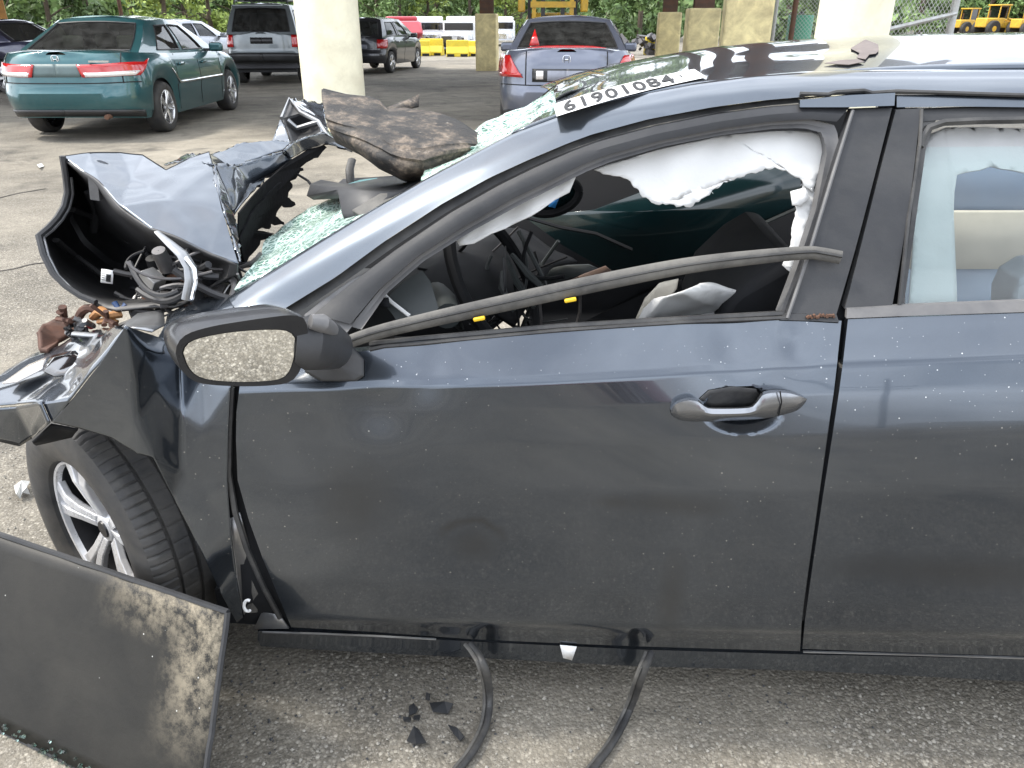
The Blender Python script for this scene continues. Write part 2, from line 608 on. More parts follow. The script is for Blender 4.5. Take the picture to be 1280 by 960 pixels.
def crown_mesh(seed, h, w, low, nleaf, ls):
    r = random.Random(seed)
    clumps = []
    for i in range(34):
        t = r.random()
        z = low + (h - low) * t
        rad = w * (math.sin(math.pi * min(1, .22 + .78 * t)) ** .7) * (.35 + .65 * r.random())
        a = r.uniform(0, 6.283)
        clumps.append((Vector((rad * math.cos(a), rad * math.sin(a), z)), r.uniform(.35, .9) * w * .42))
    v, f = [], []
    for i in range(nleaf):
        c, cr = clumps[r.randrange(len(clumps))]
        d = Vector((r.gauss(0, 1), r.gauss(0, 1), r.gauss(0, .75))).normalized() * cr * (r.random() ** .4)
        p = c + d
        s = ls * r.uniform(.5, 1.3)
        nrm = (d.normalized() + Vector((r.gauss(0, .6), r.gauss(0, .6), r.gauss(.3, .6)))).normalized()
        t1 = nrm.orthogonal().normalized(); t2 = nrm.cross(t1)
        a = r.uniform(0, 6.283)
        e1 = t1 * math.cos(a) + t2 * math.sin(a); e2 = nrm.cross(e1)
        k = len(v)
        v += [p - e1 * s, p - e2 * s * .45, p + e1 * s, p + e2 * s * .45]
        f.append((k, k + 1, k + 2, k + 3))
    return v, f
def tree_meshes(seed, h, w, low, nleaf, ls, leaf):
    v, f = crown_mesh(seed, h, w, low, nleaf, ls)
    cm = bpy.data.meshes.new("crown"); cm.from_pydata(v, [], f); cm.materials.append(LEAVES[leaf])
    r = random.Random(seed + 50)
    b = MB()
    b.tube([(0, 0, -.2), (r.uniform(-.1, .1), 0, h * .3), (r.uniform(-.3, .3), r.uniform(-.2, .2), h * .62), (0, 0, h * .92)], [.2, .15, .1, .03], 8)
    for i in range(7):
        z = h * r.uniform(.18, .7); a = r.uniform(0, 6.28); l = w * r.uniform(.5, .9)
        b.tube([(0, 0, z), (l * .5 * math.cos(a), l * .5 * math.sin(a), z + l * .3), (l * math.cos(a), l * math.sin(a), z + l * .45)], [.07, .05, .02], 6)
    tm = bpy.data.meshes.new("trunk"); tm.from_pydata([tuple(p) for p in b.v], [], b.f); tm.materials.append(M_BARK)
    return cm, tm
KINDS = [tree_meshes(1, 10, 3.6, .3, 5200, .24, 0), tree_meshes(2, 9, 3.4, .25, 5200, .24, 1),
         tree_meshes(3, 5.0, 2.2, .1, 3200, .17, 2), tree_meshes(4, 11, 3.8, .5, 5200, .25, 1)]
def tree(px, D, kind, label, s=1.0):
    p = ray(px, 24)
    p = Vector((p.x, p.y, 0)).normalized() * D
    nm = "bush" if kind == 2 else "broadleaf_tree"
    e = empty(nm, (p.x, p.y, 0), rnd.uniform(0, 6.28), label, "bush" if kind == 2 else "tree", "trees and bushes along the far edge of the yard")
    for nm2, me in zip(("crown", "trunk"), KINDS[kind]):
        o = bpy.data.objects.new(nm2, me); COL.objects.link(o); o.parent = e
    e.scale = (s, s, s * rnd.uniform(.9, 1.1))
    return e
TREES = [(-120, 62, 1, "mid green tree past the left edge, behind the dark car at far left"),
         (8, 66, 0, "dark green tree above the dark car at far left"),
         (60, 60, 1, "mid green tree above the left end of the green sedan roof"),
         (112, 68, 0, "dark green tree above the rear window of the green sedan"),
         (165, 60, 3, "tall green tree above the middle of the green sedan roof"),
         (205, 52, 2, "low yellow green bush above the right end of the green sedan roof"),
         (232, 66, 0, "dark tree behind the silver car, left of the grey off-road wagon"),
         (262, 54, 2, "yellow green bush just above the silver car"),
         (300, 64, 1, "mid green tree behind the left half of the grey off-road wagon"),
         (350, 66, 3, "green tree behind the grey off-road wagon, at the left edge of the round pillar"),
         (430, 70, 1, "mid green tree right behind the thick round pillar"),
         (472, 78, 0, "dark green tree above the small dark hatchback"),
         (500, 74, 1, "mid green tree just right of the small dark hatchback, above the red truck hood"),
         (535, 78, 2, "yellow green bush above the two white truck cabs"),
         (545, 88, 3, "tall green tree behind the left white truck cab"),
         (588, 82, 0, "dark green tree left of the far cased column"),
         (632, 74, 2, "bright green bush right of the far cased column"),
         (650, 84, 1, "mid green tree left of the blue sedan roof, behind the yellow lift truck"),
         (716, 72, 0, "dark green tree above the middle of the blue sedan roof"),
         (760, 66, 1, "mid green tree above the right end of the blue sedan roof"),
         (800, 60, 0, "dense dark tree right of the blue sedan"),
         (822, 70, 3, "green tree behind the narrow cased column"),
         (905, 66, 1, "green tree seen between the middle and the broad cased column"),
         (985, 62, 0, "dark tree behind the mesh left of the white pillar"),
         (1150, 95, 1, "mid green tree behind the leaning fence panel"),
         (1200, 120, 0, "dark green tree above the left loader"),
         (1235, 116, 3, "tall green tree above the middle loader"),
         (1275, 118, 1, "mid green tree above the right loader at the right edge"),
         (1330, 118, 0, "dark tree past the right edge")]
for t in TREES:
    tree(*t[:3], t[3], 1.0 + .12 * rnd.uniform(-1, 1) + (.5 if t[1] > 90 else 0))
# ================================================================== PARKED CARS
M_TYRE = plain("tyre_rubber", (.022, .022, .023), .75, 0, .3, 14, .25, 60, dirt=(.10, .09, .075), dirt_amt=.35)
M_RIM = plain("alloy", (.62, .62, .63), .28, .9, .12, 6)
M_DARKHOLE = plain("dark_inner", (.012, .012, .013), .8, 0, .3, 5)
M_TRIM = plain("black_trim", (.018, .018, .019), .38, 0, .25, 7)
M_PLATE = plain("blank_plate", (.10, .14, .14), .5, 0, .2, 6)
M_PLATE2 = plain("plate_holder", (.22, .23, .27), .45, 0, .2, 6)
M_CHROME = plain("chrome", (.75, .76, .78), .12, 1.0, .1, 4)
M_SEAT = plain("beige_upholstery", (.42, .38, .30), .8, 0, .2, 6)
M_SEATD = plain("dark_upholstery", (.05, .05, .055), .8, 0, .2, 6)
M_RED = plain("red_lens", (.45, .012, .012), .12, 0, .15, 20, coat=1.0)
M_CLEARL = plain("clear_lens", (.72, .68, .66), .15, .2, .15, 20, coat=1.0)
M_GLASS_D = glass_mat("dark_car_glass", (.75, .85, .78), .38)
M_GLASS_DD = glass_mat("tinted_car_glass", (.6, .65, .7), .14)
M_GLASS_C = glass_mat("car_glass", (.85, .95, .92), .7)

def wheel_meshes(r, w, spokes=5):
    t = MB()
    h = w / 2
    t.lathe([(r * .66, h * .92), (r * .72, h), (r * .88, h * 1.02), (r * .96, h * .9), (r, h * .62), (r, 0), (r, -h * .62), (r * .96, -h * .9), (r * .8, -h)], 40)
    # rim: barrel plus spokes, outer face at +h
    m = MB()
    m.lathe([(r * .68, h * .95), (r * .655, h * .97), (r * .63, h * .80), (r * .60, -h * .5)], 40)
    for k in range(spokes):
        a = 2 * math.pi * k / spokes
        for da in (-.17, .17):
            p0 = Vector((math.cos(a) * r * .12, math.sin(a) * r * .12, h * .72))
            p1 = Vector((math.cos(a + da) * r * .64, math.sin(a + da) * r * .64, h * .84))
            m.tube([p0, (p0 + p1) / 2 + Vector((0, 0, h * .08)), p1], [r * .075, r * .06, r * .055], 6, flat=.8)
    m.lathe([(0.001, h * .86), (r * .15, h * .84), (r * .17, h * .6)], 20)
    return t, m
def rim_back(r, w):
    b = MB(); b.lathe([(0.001, 0), (r * .64, 0)], 24); return b

class Car:
    def __init__(s, e, p):
        s.e, s.p = e, p
        L = p['L']
        s.xs = [p['xa'] + (L - p['xa'] - p['xb']) * i / 79 for i in range(80)]
        s.ts = p.get('ts', [0, .12, .25, .4, .5, .55, .62, .7, .8, .88, .94, 1.0])
    def zb(s, x):
        z = interp(s.p['zb'], x)
        for ax in s.p['axles']:
            R_ = s.p['wr'] * 1.15
            d = abs(x - ax)
            if d < R_:
                z = max(z, s.p['wr'] + math.sqrt(R_ * R_ - d * d))
        return z
    def zt(s, x):
        return pchip(s.p['zt'], x)
    def wf(s, t):
        return pchip(s.p['wf'], t)
    def half_ring(s, t):
        """right half, from the rear centre to the front centre, in local coords (y<=0)"""
        p = s.p; L = p['L']; hw = p['hw'] * s.wf(t)
        ir, jf = pchip(p['rear'], t), pchip(p['front'], t)
        def yy(x):
            q = p.get('pw', 5)
            return hw * max(0, 1 - abs(2 * x / L - 1) ** q) ** (1 / q)
        pts = []
        ya = yy(p['xa']); yb = yy(L - p['xb'])
        for i in range(12):
            f = i / 12
            y = ya * f
            x = p['xa'] * (f ** 4) * .95
            pts.append((x + ir * (1 - x / L) , -y))
        for x in s.xs:
            k = x / L
            pts.append((x + ir * max(0, 1 - k * 3) - jf * max(0, k * 3 - 2), -yy(x)))
        for i in range(11, -1, -1):
            f = i / 12
            x = L - p['xb'] * f ** 3 * .98
            pts.append((x - jf, -yb * f))
        out = []
        for x, y in pts:
            xx = min(max(x, 0), L)
            z0, z1 = s.zb(xx), s.zt(xx)
            out.append(Vector((x, y, z0 + (z1 - z0) * t)))
        return out
    def skin(s, u, t, side=-1, off=0.0):
        """point on the body: u metres along the ring from the rear centre (or ('z',x)), t height share"""
        ring = s.half_ring(t)
        d = 0
        for a, b in zip(ring, ring[1:]):
            l = math.hypot(b.x - a.x, b.y - a.y)
            if d + l >= u:
                q = (u - d) / l
                c = a.lerp(b, q)
                n = Vector((b.y - a.y, -(b.x - a.x), 0)).normalized()
                n = Vector((-abs(n.x) if c.x < s.p['L'] / 2 else abs(n.x), -abs(n.y), 0))
                c = c + n * off
                return Vector((c.x, c.y if side < 0 else -c.y, c.z))
            d += l
        return ring[-1]
    def t_of(s, x, z):
        z0, z1 = s.zb(x), s.zt(x)
        return (z - z0) / (z1 - z0)
    def patch(s, name, u0, u1, t0, t1, mat, side=-1, off=.006, nu=10, nt=4, parent=None, solid=.006, shape=None):
        v, f = [], []
        for j in range(nt + 1):
            tt = j / nt
            for i in range(nu + 1):
                uu = i / nu
                a0, a1 = (u0, u1) if shape is None else shape(tt)
                v.append(s.skin(a0 + (a1 - a0) * uu, t0 + (t1 - t0) * tt, side, off))
        n = nu + 1
        for j in range(nt):
            for i in range(nu):
                q = (j * n + i, j * n + i + 1, (j + 1) * n + i + 1, (j + 1) * n + i)
                f.append(q if side > 0 else q[::-1])
        return obj(name, v, f, mat, parent or s.e, solid=solid, off=0)
    def body(s, paint):
        p = s.p
        rows = []
        for t in s.ts:
            h = s.half_ring(t)
            rows.append(h + [Vector((q.x, -q.y, q.z)) for q in h[-2:0:-1]])
        n = len(rows[0]); H = len(s.half_ring(0))
        v = [q for r in rows for q in r]
        f = [(i * n + j, i * n + (j + 1) % n, (i + 1) * n + (j + 1) % n, (i + 1) * n + j) for i in range(len(rows) - 1) for j in range(n)]
        # top: hood and deck strips outside the cabin
        base = (len(rows) - 1) * n
        g = p['g']
        M = 8
        def strip(i):
            a = rows[-1][i]
            ids = []
            for k in range(M + 1):
                q = k / M
                y = a.y * (1 - 2 * q)
                if k == 0: ids.append(base + i); continue
                if k == M: ids.append(base + (n - i) % n); continue
                v.append(Vector((a.x, y, a.z + p.get('crown', .035) * (1 - (1 - 2 * q) ** 4))))
                ids.append(len(v) - 1)
            return ids
        prev = None
        for i in range(2, H - 1):
            x = rows[-1][i].x
            if g['xr0'] + .12 < x < g['xf0'] - .10:
                prev = None; continue
            cur = strip(i)
            if prev:
                for k in range(M):
                    f.append((prev[k], cur[k], cur[k + 1], prev[k + 1]))
            prev = cur
        c = obj("body", v, f, paint, s.e, sharp=32)
        # floor/inside
        z0 = .32
        MB().box((p['L'] / 2, 0, z0), (p['L'] * .86, p['hw'] * 1.5, .08)).build("floor_pan", M_DARKHOLE, s.e, smooth=False)
        b = MB()
        for ax in p['axles']:
            b.box((ax, 0, .62), (p['wr'] * 2.2, p['hw'] * 1.45, .5))
        x0, x1 = g['xr0'] + .1, g['xf0'] - .1
        b.build("wheel_housing", M_DARKHOLE, s.e, smooth=False)
        lin = MB()
        lin.box(((x0 + x1) / 2, 0, .55), (x1 - x0, p['hw'] * 1.62, .35))
        lin.build("cabin_floor", M_SEATD, s.e, smooth=False)
        return c
    # ---------------- greenhouse
    def gpt(s, seg, f, t, off=0.0):
        """seg 'r' rear end, 'f' front end (f = -1..1 across), 's' sides (f = 0..1 from rear to front; sign in s.side)"""
        g = s.p['g']
        bulge = g.get('bulge', .02) * math.sin(math.pi * min(t, 1))
        def at(x, y, xr, xf, hw):
            return x, y
        hwb, hwr = g['hb'], g['hr']
        hw = hwb + (hwr - hwb) * t + bulge
        xr = g['xr0'] + (g['xr1'] - g['xr0']) * t - bulge * .8
        xf = g['xf0'] + (g['xf1'] - g['xf0']) * t + bulge * .8
        c = g.get('corner', .10)
        cy = c * .75
        if seg == 'r':
            y = f * (hw - cy * .55)
            x = xr + c * .5 * abs(f) ** 5
        elif seg == 'f':
            y = f * (hw - cy * .55)
            x = xf - c * 1.3 * abs(f) ** 2.5
        else:
            x = xr + c + (xf - c * 1.7 - xr - c) * f
            e = abs(2 * f - 1)
            y = hw * (1 - g.get('taper', .05) * e ** 3)
        zr = interp(g['zr'], x) - .045 * abs(y / max(hwr, .1)) ** 2.2 * t
        z0 = s.zt(min(max(x, 0), s.p['L'])) - .012
        if seg == 'r': z0 = s.zt(max(g['xr0'], .02)) - .012
        z = z0 + (zr - z0) * t
        return Vector((x, y, z))
    def greenhouse(s, paint, glass_rear, glass_side, glass_front=None):
        p, g = s.p, s.p['g']
        ts = sorted(set([0, .06, 1.0, .9] + [w[k] for w in g['win_r'] + g['win_s'] + g['win_f'] for k in (2, 3)]))
        ts2 = []
        for a, b in zip(ts, ts[1:]):
            k = max(1, int((b - a) / .17)); ts2 += [a + (b - a) * i / k for i in range(k)]
        ts = ts2 + [1.0]
        def dense(vals, lo, hi, step):
            vals = sorted(set([lo, hi] + vals)); out = []
            for a, b in zip(vals, vals[1:]):
                k = max(1, int((b - a) / step)); out += [a + (b - a) * i / k for i in range(k)]
            return out + [hi]
        fr = dense([w[k] for w in g['win_r'] for k in (0, 1)], -1, 1, .2)
        ff = dense([w[k] for w in g['win_f'] for k in (0, 1)], -1, 1, .2)
        fs = dense([w[k] for w in g['win_s'] for k in (0, 1)], 0, 1, .09)
        # ring: rear -1..1 => y from -..+ ; left side (y>0) rear->front ; front +..- ; right side front->rear
        ring = [('r', f) for f in fr] + [('l', f) for f in fs] + [('f', f) for f in reversed(ff)] + [('s', f) for f in reversed(fs)]
        n = len(ring)
        def P(seg, f, t):
            if seg == 'l':
                return s.gpt('s', f, t)
            if seg == 's':
                q = s.gpt('s', f, t); return Vector((q.x, -q.y, q.z))
            return s.gpt(seg, f, t)
        v = [P(sg, f, t) for t in ts for sg, f in ring]
        faces, glass = [], {}
        for i in range(len(ts) - 1):
            tm = (ts[i] + ts[i + 1]) / 2
            for j in range(n):
                k = (j + 1) % n
                q = (i * n + j, i * n + k, (i + 1) * n + k, (i + 1) * n + j)
                q = q[::-1]
                key = None
                if ring[j][0] == ring[k][0]:
                    sg = ring[j][0]; fm = (ring[j][1] + ring[k][1]) / 2
                    wl = g['win_r'] if sg == 'r' else g['win_f'] if sg == 'f' else g['win_s']
                    for wi, w in enumerate(wl):
                        lo = w[2]
                        if w[0] < fm < w[1] and w[2] < tm < w[3]:
                            key = (sg, wi)
                (faces if key is None else glass.setdefault(key, [])).append(q)
        # roof cap
        top = (len(ts) - 1) * n
        nl = len(fs); a0 = len(fr); b0 = a0 + nl + len(ff)
        L_ids = [top + a0 + i for i in range(nl)]
        R_ids = [top + b0 + (nl - 1 - i) for i in range(nl)]
        cols = []
        for l, r_ in zip(L_ids, R_ids):
            row = [r_]
            for k in range(1, 8):
                q = k / 8
                pt = v[r_].lerp(v[l], q)
                pt = pt + Vector((0, 0, .055 * (1 - abs(2 * q - 1) ** 2.2)))
                v.append(pt); row.append(len(v) - 1)
            cols.append(row + [l])
        for a, b in zip(cols, cols[1:]):
            for k in range(8):
                faces.append((a[k], b[k], b[k + 1], a[k + 1]))
        faces.append(tuple([top + j for j in range(len(fr))] + cols[0][::-1]))
        faces.append(tuple([top + a0 + nl + j for j in range(len(ff))] + cols[-1]))
        obj("cabin_shell", v, faces, paint, s.e, sharp=38)
        for (sg, wi), fl in glass.items():
            ids = sorted({i for q in fl for i in q}); mp = {i: k for k, i in enumerate(ids)}
            nm = {"r": "rear_window", "f": "windscreen"}.get(sg, "side_window")
            mt = {"r": glass_rear, "f": glass_front or glass_side}.get(sg, glass_side)
            cx = Vector((sum(v[i].x for i in ids) / len(ids), 0, sum(v[i].z for i in ids) / len(ids)))
            inw = [v[i] + (Vector((0, -v[i].y, 0)).normalized() * .012 if sg in 'ls' else Vector((.012 if sg == 'r' else -.012, 0, 0))) for i in ids]
            o = obj(nm, inw, [tuple(mp[i] for i in q) for q in fl], mt, s.e, sharp=0)
            # black rubber edge around the glass
            be = {}
            for q in fl:
                for a, b in zip(q, q[1:] + q[:1]):
                    be[(min(a, b), max(a, b))] = be.get((min(a, b), max(a, b)), 0) + 1
            edges = [e for e, c in be.items() if c == 1]
            mb = MB()
            for a, b in edges:
                mb.tube([v[a], v[b]], .011, 5)
            mb.build("window_seal", M_TRIM if not g.get('chrome') else M_TRIM, o, smooth=True)
    def seats(s, mat, xs=((1, 2.45), (1, 1.5))):
        for row, x in xs:
            for sy in (-1, 1):
                b = MB()
                b.box((x, sy * .36, .72), (.16, .48, .62), Matrix.Rotation(R(-12), 3, 'Y'))
                b.build("seat", mat, s.e, bevel=.05, bseg=3)
                h = MB(); h.box((x - .08, sy * .36, 1.13), (.10, .26, .17)); h.build("headrest", mat, s.e, bevel=.04, bseg=3)
    def wheels(s, mt=None, mr=None, spokes=5, back=True):
        p = s.p
        tm, rm = wheel_meshes(p['wr'], p['ww'], spokes)
        first = None
        for ax in p['axles']:
            for sy in (-1, 1):
                m4 = Matrix.Rotation(R(90 if sy < 0 else -90), 4, 'X')
                if first is None:
                    w = tm.build("wheel", M_TYRE, s.e, sharp=50); r_ = rm.build("rim", mr or M_RIM, w, sharp=50)
                    k = rim_back(p['wr'], p['ww']).build("brake_disc", M_DARKHOLE, w)
                    first = (w, r_, k)
                else:
                    w = first[0].copy(); COL.objects.link(w)
                    for q in first[1:]:
                        c = q.copy(); COL.objects.link(c); c.parent = w
                w.location = (ax, sy * (p['hw'] - p['ww'] / 2 - .035), p['wr'])
                w.rotation_euler = m4.to_euler()
    def door_lines(s, xs, t0=.06, t1=.99, handles=True, sides=(-1, 1)):
        ring = s.half_ring(.5)
        def u_at(x):
            d = 0
            for a, b in zip(ring, ring[1:]):
                if b.x >= x and b.y < -.3 and x < s.p['L'] * .8:
                    return d
                d += math.hypot(b.x - a.x, b.y - a.y)
            return d
        for sd in sides:
            for x in xs:
                u = u_at(x)
                t00 = max(t0, .02)
                s.patch("door_gap", u, u + .012, t00, t1, M_DARKHOLE, sd, .002, 1, 6, solid=.003)
            if handles:
                for x in xs[:-1]:
                    u = u_at(x)
                    s.patch("door_handle", u + .10, u + .28, .80, .845, s.paint, sd, .022, 4, 2, solid=.02)
        return u_at
    def mirror(s, x, z, paint, sides=(-1, 1)):
        for sd in sides:
            b = MB()
            y = sd * (s.p['g']['hb'] + .16)
            b.box((x, y, z), (.11, .20, .13))
            o = b.build("wing_mirror", paint, s.e, bevel=.035, bseg=3)
            MB().box((x, sd * (s.p['g']['hb'] + .03), z - .04), (.05, .12, .04)).build("mirror_stalk", M_TRIM, o)

def emblem_h(e, loc, size, mat=M_CHROME):
    """the maker's upright letter badge in a rounded frame"""
    b = MB(); s = size
    for sy in (-1, 1):
        b.tube([(0, sy * s * .30, -s * .42), (0, sy * s * .24, 0), (0, sy * s * .36, s * .45)], s * .075, 6)
    b.tube([(0, -s * .24, -.02 * s), (0, s * .24, -.02 * s)], s * .075, 6)
    pts = [(0, .5 * s * (1 - .12 * math.sin(a)) * math.copysign(abs(math.cos(a)) ** .5, math.cos(a)), .52 * s * math.copysign(abs(math.sin(a)) ** .5, math.sin(a))) for a in [2 * math.pi * k / 24 for k in range(25)]]
    b.tube(pts, s * .045, 5, cap=False)
    o = b.build("badge", mat, e)
    o.location = loc
    return o

SEDAN = dict(L=4.80, hw=.91, xa=.30, xb=.42, axles=(1.02, 3.76), wr=.325, ww=.215, pw=5.5,
             zb=[(0, .30), (.5, .24), (1.4, .21), (3.3, .21), (4.4, .22), (4.8, .26)],
             zt=[(0, 1.00), (.35, 1.035), (.8, 1.02), (1.6, .985), (3.3, .95), (3.7, .93), (4.4, .80), (4.8, .68)],
             wf=[(0, .93), (.2, .975), (.5, 1.0), (.7, .985), (.9, .945), (1, .90)],
             rear=[(0, .07), (.12, .03), (.30, .0), (.44, .0), (.50, .045), (.62, .055), (.85, .075), (1, .14)],
             front=[(0, .06), (.3, 0), (.6, .02), (1, .15)],
             g=dict(xr0=.62, xf0=3.72, xr1=1.42, xf1=2.72, hb=.80, hr=.60, corner=.10, bulge=.025,
                    zr=[(.3, 1.36), (1.0, 1.385), (1.5, 1.445), (2.1, 1.46), (2.7, 1.43), (3.2, 1.40)],
                    win_r=[(-.86, .86, .10, .90)], win_f=[(-.88, .88, .08, .9)],
                    win_s=[(.16, .44, .12, .84), (.49, .80, .12, .84)]))

def make_sedan(e, paint, P, glass_r=M_GLASS_D, glass_s=M_GLASS_D, seat=M_SEAT, style=None, far=False):
    c = Car(e, P); c.paint = paint
    c.body(paint)
    c.greenhouse(paint, glass_r, glass_s, M_GLASS_C)
    c.seats(seat, ((0, 2.35), (1, 1.42)))
    c.wheels()
    c.door_lines((1.45, 2.32, 3.28))
    c.mirror(3.02, 1.02, paint)
    return c

# ---- green sedan, upper left
M_GREEN = car_paint("green_paint", (.012, .085, .098), .5, .3, 0, .10)
p = G(203, 165)
hd = math.atan2(1.0, -.10)
off = Matrix.Rotation(hd, 3, 'Z') @ Vector((SEDAN['axles'][0], -.80, 0))
green = empty("parked_sedan", (p.x - off.x, p.y - off.y, 0), hd, "dark green sedan with wide red and clear tail lights, parked left of the round pillar", "car", "cars parked in the yard")
green.scale = (1.06, 1.06, 1.03)
gc = make_sedan(green, M_GREEN, SEDAN)
for sd in (-1, 1):
    inner, outer = .31, 1.22
    lamp = gc.patch("tail_light", .31, 1.24, .66, .86, M_RED, sd, .012, 26, 4, solid=.02, shape=lambda t: (.30 - .05 * t, .98 + .26 * t))
    gc.patch("reversing_lens", .33, .98, .665, .735, M_CLEARL, sd, .021, 18, 2, lamp, shape=lambda t: (.34 - .02 * t, .90 + .10 * t))
    gc.patch("bumper_gap", .0, 1.0, .555, .572, M_DARKHOLE, sd, .004, 18, 1)
    gc.patch("boot_gap", .74, .752, .55, 1.0, M_DARKHOLE, sd, .004, 1, 6)
    gc.patch("side_moulding", 1.85, 3.9, .50, .54, M_CHROME, sd, .012, 20, 1, solid=.012)
gc.patch("plate_recess", 0, .28, .665, .87, M_PLATE, -1, .008, 8, 3); gc.patch("plate_recess", 0, .28, .665, .87, M_PLATE, 1, .008, 8, 3)
gc.patch("lower_valance", 0, 1.0, .02, .13, M_TRIM, -1, .006, 18, 2); gc.patch("lower_valance", 0, 1.0, .02, .13, M_TRIM, 1, .006, 18, 2)
emblem_h(green, gc.skin(0, .94, -1, .02) + Vector((.01, 0, 0)), .085)
MB().box((.08, -.52, .945), (.01, .24, .022)).build("script_badge", M_CHROME, green)
MB().box((.15, 0, .37), (.06, .8, .03)).tube([(.02, -.5, .30), (.3, -.5, .31)], .03, 10).build("exhaust", M_STEEL, green)

# ---- blue grey sedan, top centre
M_BLUE = car_paint("slate_blue_paint", (.125, .14, .185), .5, .3, 0, .10)
SEDAN2 = dict(SEDAN); SEDAN2['g'] = dict(SEDAN['g']); SEDAN2['zt'] = [(0, 1.03), (.3, 1.06), (.8, 1.04), (1.6, .99), (3.3, .95), (3.7, .93), (4.4, .80), (4.8, .68)]
q = U(708, 80, 10.15)
blue = empty("parked_sedan", (q.x, 10.15, 0.045), R(90.5), "slate blue sedan with triangular red tail lights, parked beyond the wreck's roof", "car", "cars parked in the yard")
bc = make_sedan(blue, M_BLUE, SEDAN2, M_GLASS_DD, M_GLASS_DD, M_SEATD)
for sd in (-1, 1):
    lamp = bc.patch("tail_light", .55, 1.25, .62, .93, M_RED, sd, .012, 16, 6, solid=.02, shape=lambda t: (.54 + .22 * t, 1.24 + .05 * t))
    bc.patch("reflector_band", .56, 1.1, .64, .68, M_RED, sd, .022, 10, 1, lamp)
    bc.patch("bumper_gap", .0, 1.0, .50, .515, M_DARKHOLE, sd, .004, 18, 1)
    bc.patch("boot_gap", .50, .512, .50, 1.0, M_DARKHOLE, sd, .004, 1, 6)
    bc.patch("plate_recess", 0, .42, .56, .76, M_TRIM, sd, .006, 8, 3)
    bc.patch("plate_lamp", .28, .37, .60, .73, M_CLEARL, sd, .012, 4, 2)
    bc.patch("lower_valance", 0, 1.0, .0, .12, M_TRIM, sd, .006, 18, 2)
bc.patch("plate", 0, .23, .575, .735, M_PLATE2, -1, .016, 6, 2); bc.patch("plate", 0, .23, .575, .735, M_PLATE2, 1, .016, 6, 2)
emblem_h(blue, bc.skin(0, .90, -1, .02) + Vector((.012, 0, 0)), .09)
g_ = bc.p['g']
b = MB()
for k in range(17):
    f = -.5 + k / 16
    b.v.append(Vector((.34 + .10 * abs(f), f * .98, 1.085)))
pts = list(b.v)
MB().tube(pts, [.004 + .028 * (1 - abs(2 * k / 16 - 1) ** 3) for k in range(17)], 8).build("high_brake_light", M_RED, blue)
lit = MB(); tri = [Vector((0.78, .50, 1.10)), Vector((0.78, .36, 1.10)), Vector((0.88, .43, 1.30))]
polyplate("red_reflection", tri, M_RED, blue, solid=.01)  # red reflection in the rear glass, put in as a solid triangle

# ---- dark car at the far left edge
M_NAVY = car_paint("dark_navy_paint", (.018, .02, .05), .5, .3, 0, .1)
SEDAN3 = dict(SEDAN)
q = G(-14, 82)
dk = empty("parked_sedan", (-11.0, 17.2, 0), R(166), "very dark navy sedan cut by the left edge, beyond the green sedan", "car", "cars parked in the yard")
make_sedan(dk, M_NAVY, SEDAN3, M_GLASS_C, M_GLASS_C, M_SEATD)

# ---- silver car between the green sedan and the grey wagon
M_SILVER = car_paint("silver_paint", (.50, .52, .56), .5, .3, 0, .1)
q = U(247, 45, 24.0)
sv = empty("parked_sedan", (-12.2, 21.8, 0), R(80), "pale silver sedan seen between the green sedan and the grey off-road wagon", "car", "cars parked in the yard")
make_sedan(sv, M_SILVER, SEDAN2, M_GLASS_C, M_GLASS_C, M_SEATD)

# ---- grey off-road wagon left of the pillar
M_GREYP = car_paint("grey_paint", (.15, .17, .18), .5, .3, 0, .14)
WAGON = dict(L=4.75, hw=.93, xa=.22, xb=.40, axles=(1.0, 3.75), wr=.385, ww=.25, pw=7,
             zb=[(0, .52), (.5, .45), (4.4, .42), (4.75, .5)],
             zt=[(0, 1.14), (3.2, 1.12), (3.6, 1.10), (4.5, 1.02), (4.75, .92)],
             wf=[(0, .95), (.3, 1.0), (.6, 1.0), (.9, .965), (1, .94)],
             rear=[(0, .04), (.15, .0), (.34, .0), (.40, .06), (.7, .07), (1, .09)],
             front=[(0, .1), (.3, 0), (.8, .05), (1, .1)],
             g=dict(xr0=.11, xf0=3.45, xr1=.42, xf1=2.75, hb=.86, hr=.70, corner=.10, bulge=.015, taper=.03,
                    zr=[(0, 1.76), (.6, 1.80), (2.0, 1.81), (3.0, 1.76)],
                    win_r=[(-.84, .84, .10, .86)], win_f=[(-.88, .88, .08, .9)],
                    win_s=[(.03, .26, .12, .82), (.31, .55, .12, .82), (.59, .85, .12, .82)]))
q = U(331, 60, 19.6)
wg = empty("offroad_wagon", (q.x, 19.4, 0.0), R(99), "grey off-road wagon with a roof rack, its back to the camera left of the pillar", "car", "cars parked in the yard")
wc = Car(wg, WAGON); wc.paint = M_GREYP
wc.body(M_GREYP); wc.greenhouse(M_GREYP, M_GLASS_DD, M_GLASS_DD, M_GLASS_C); wc.seats(M_SEATD, ((0, 2.3), (1, 1.3))); wc.wheels(); wc.door_lines((1.35, 2.2, 3.1))
wc.mirror(2.9, 1.22, M_GREYP)
for sd in (-1, 1):
    wc.patch("tail_light", .70, 1.02, .55, .98, M_RED, sd, .012, 8, 4, solid=.02)
    wc.patch("rear_bumper", 0, 1.15, .02, .34, M_TRIM, sd, .03, 16, 3, solid=.03)
    MB().tube([(.5, sd * .62, 1.80), (.55, sd * .62, 1.86), (2.3, sd * .62, 1.87), (2.4, sd * .62, 1.80)], .022, 8).build("roof_rail", M_TRIM, wg)
for x in (.8, 1.5, 2.1):
    MB().tube([(x, -.62, 1.87), (x, .62, 1.87)], .016, 6).build("rack_bar", M_TRIM, wg)
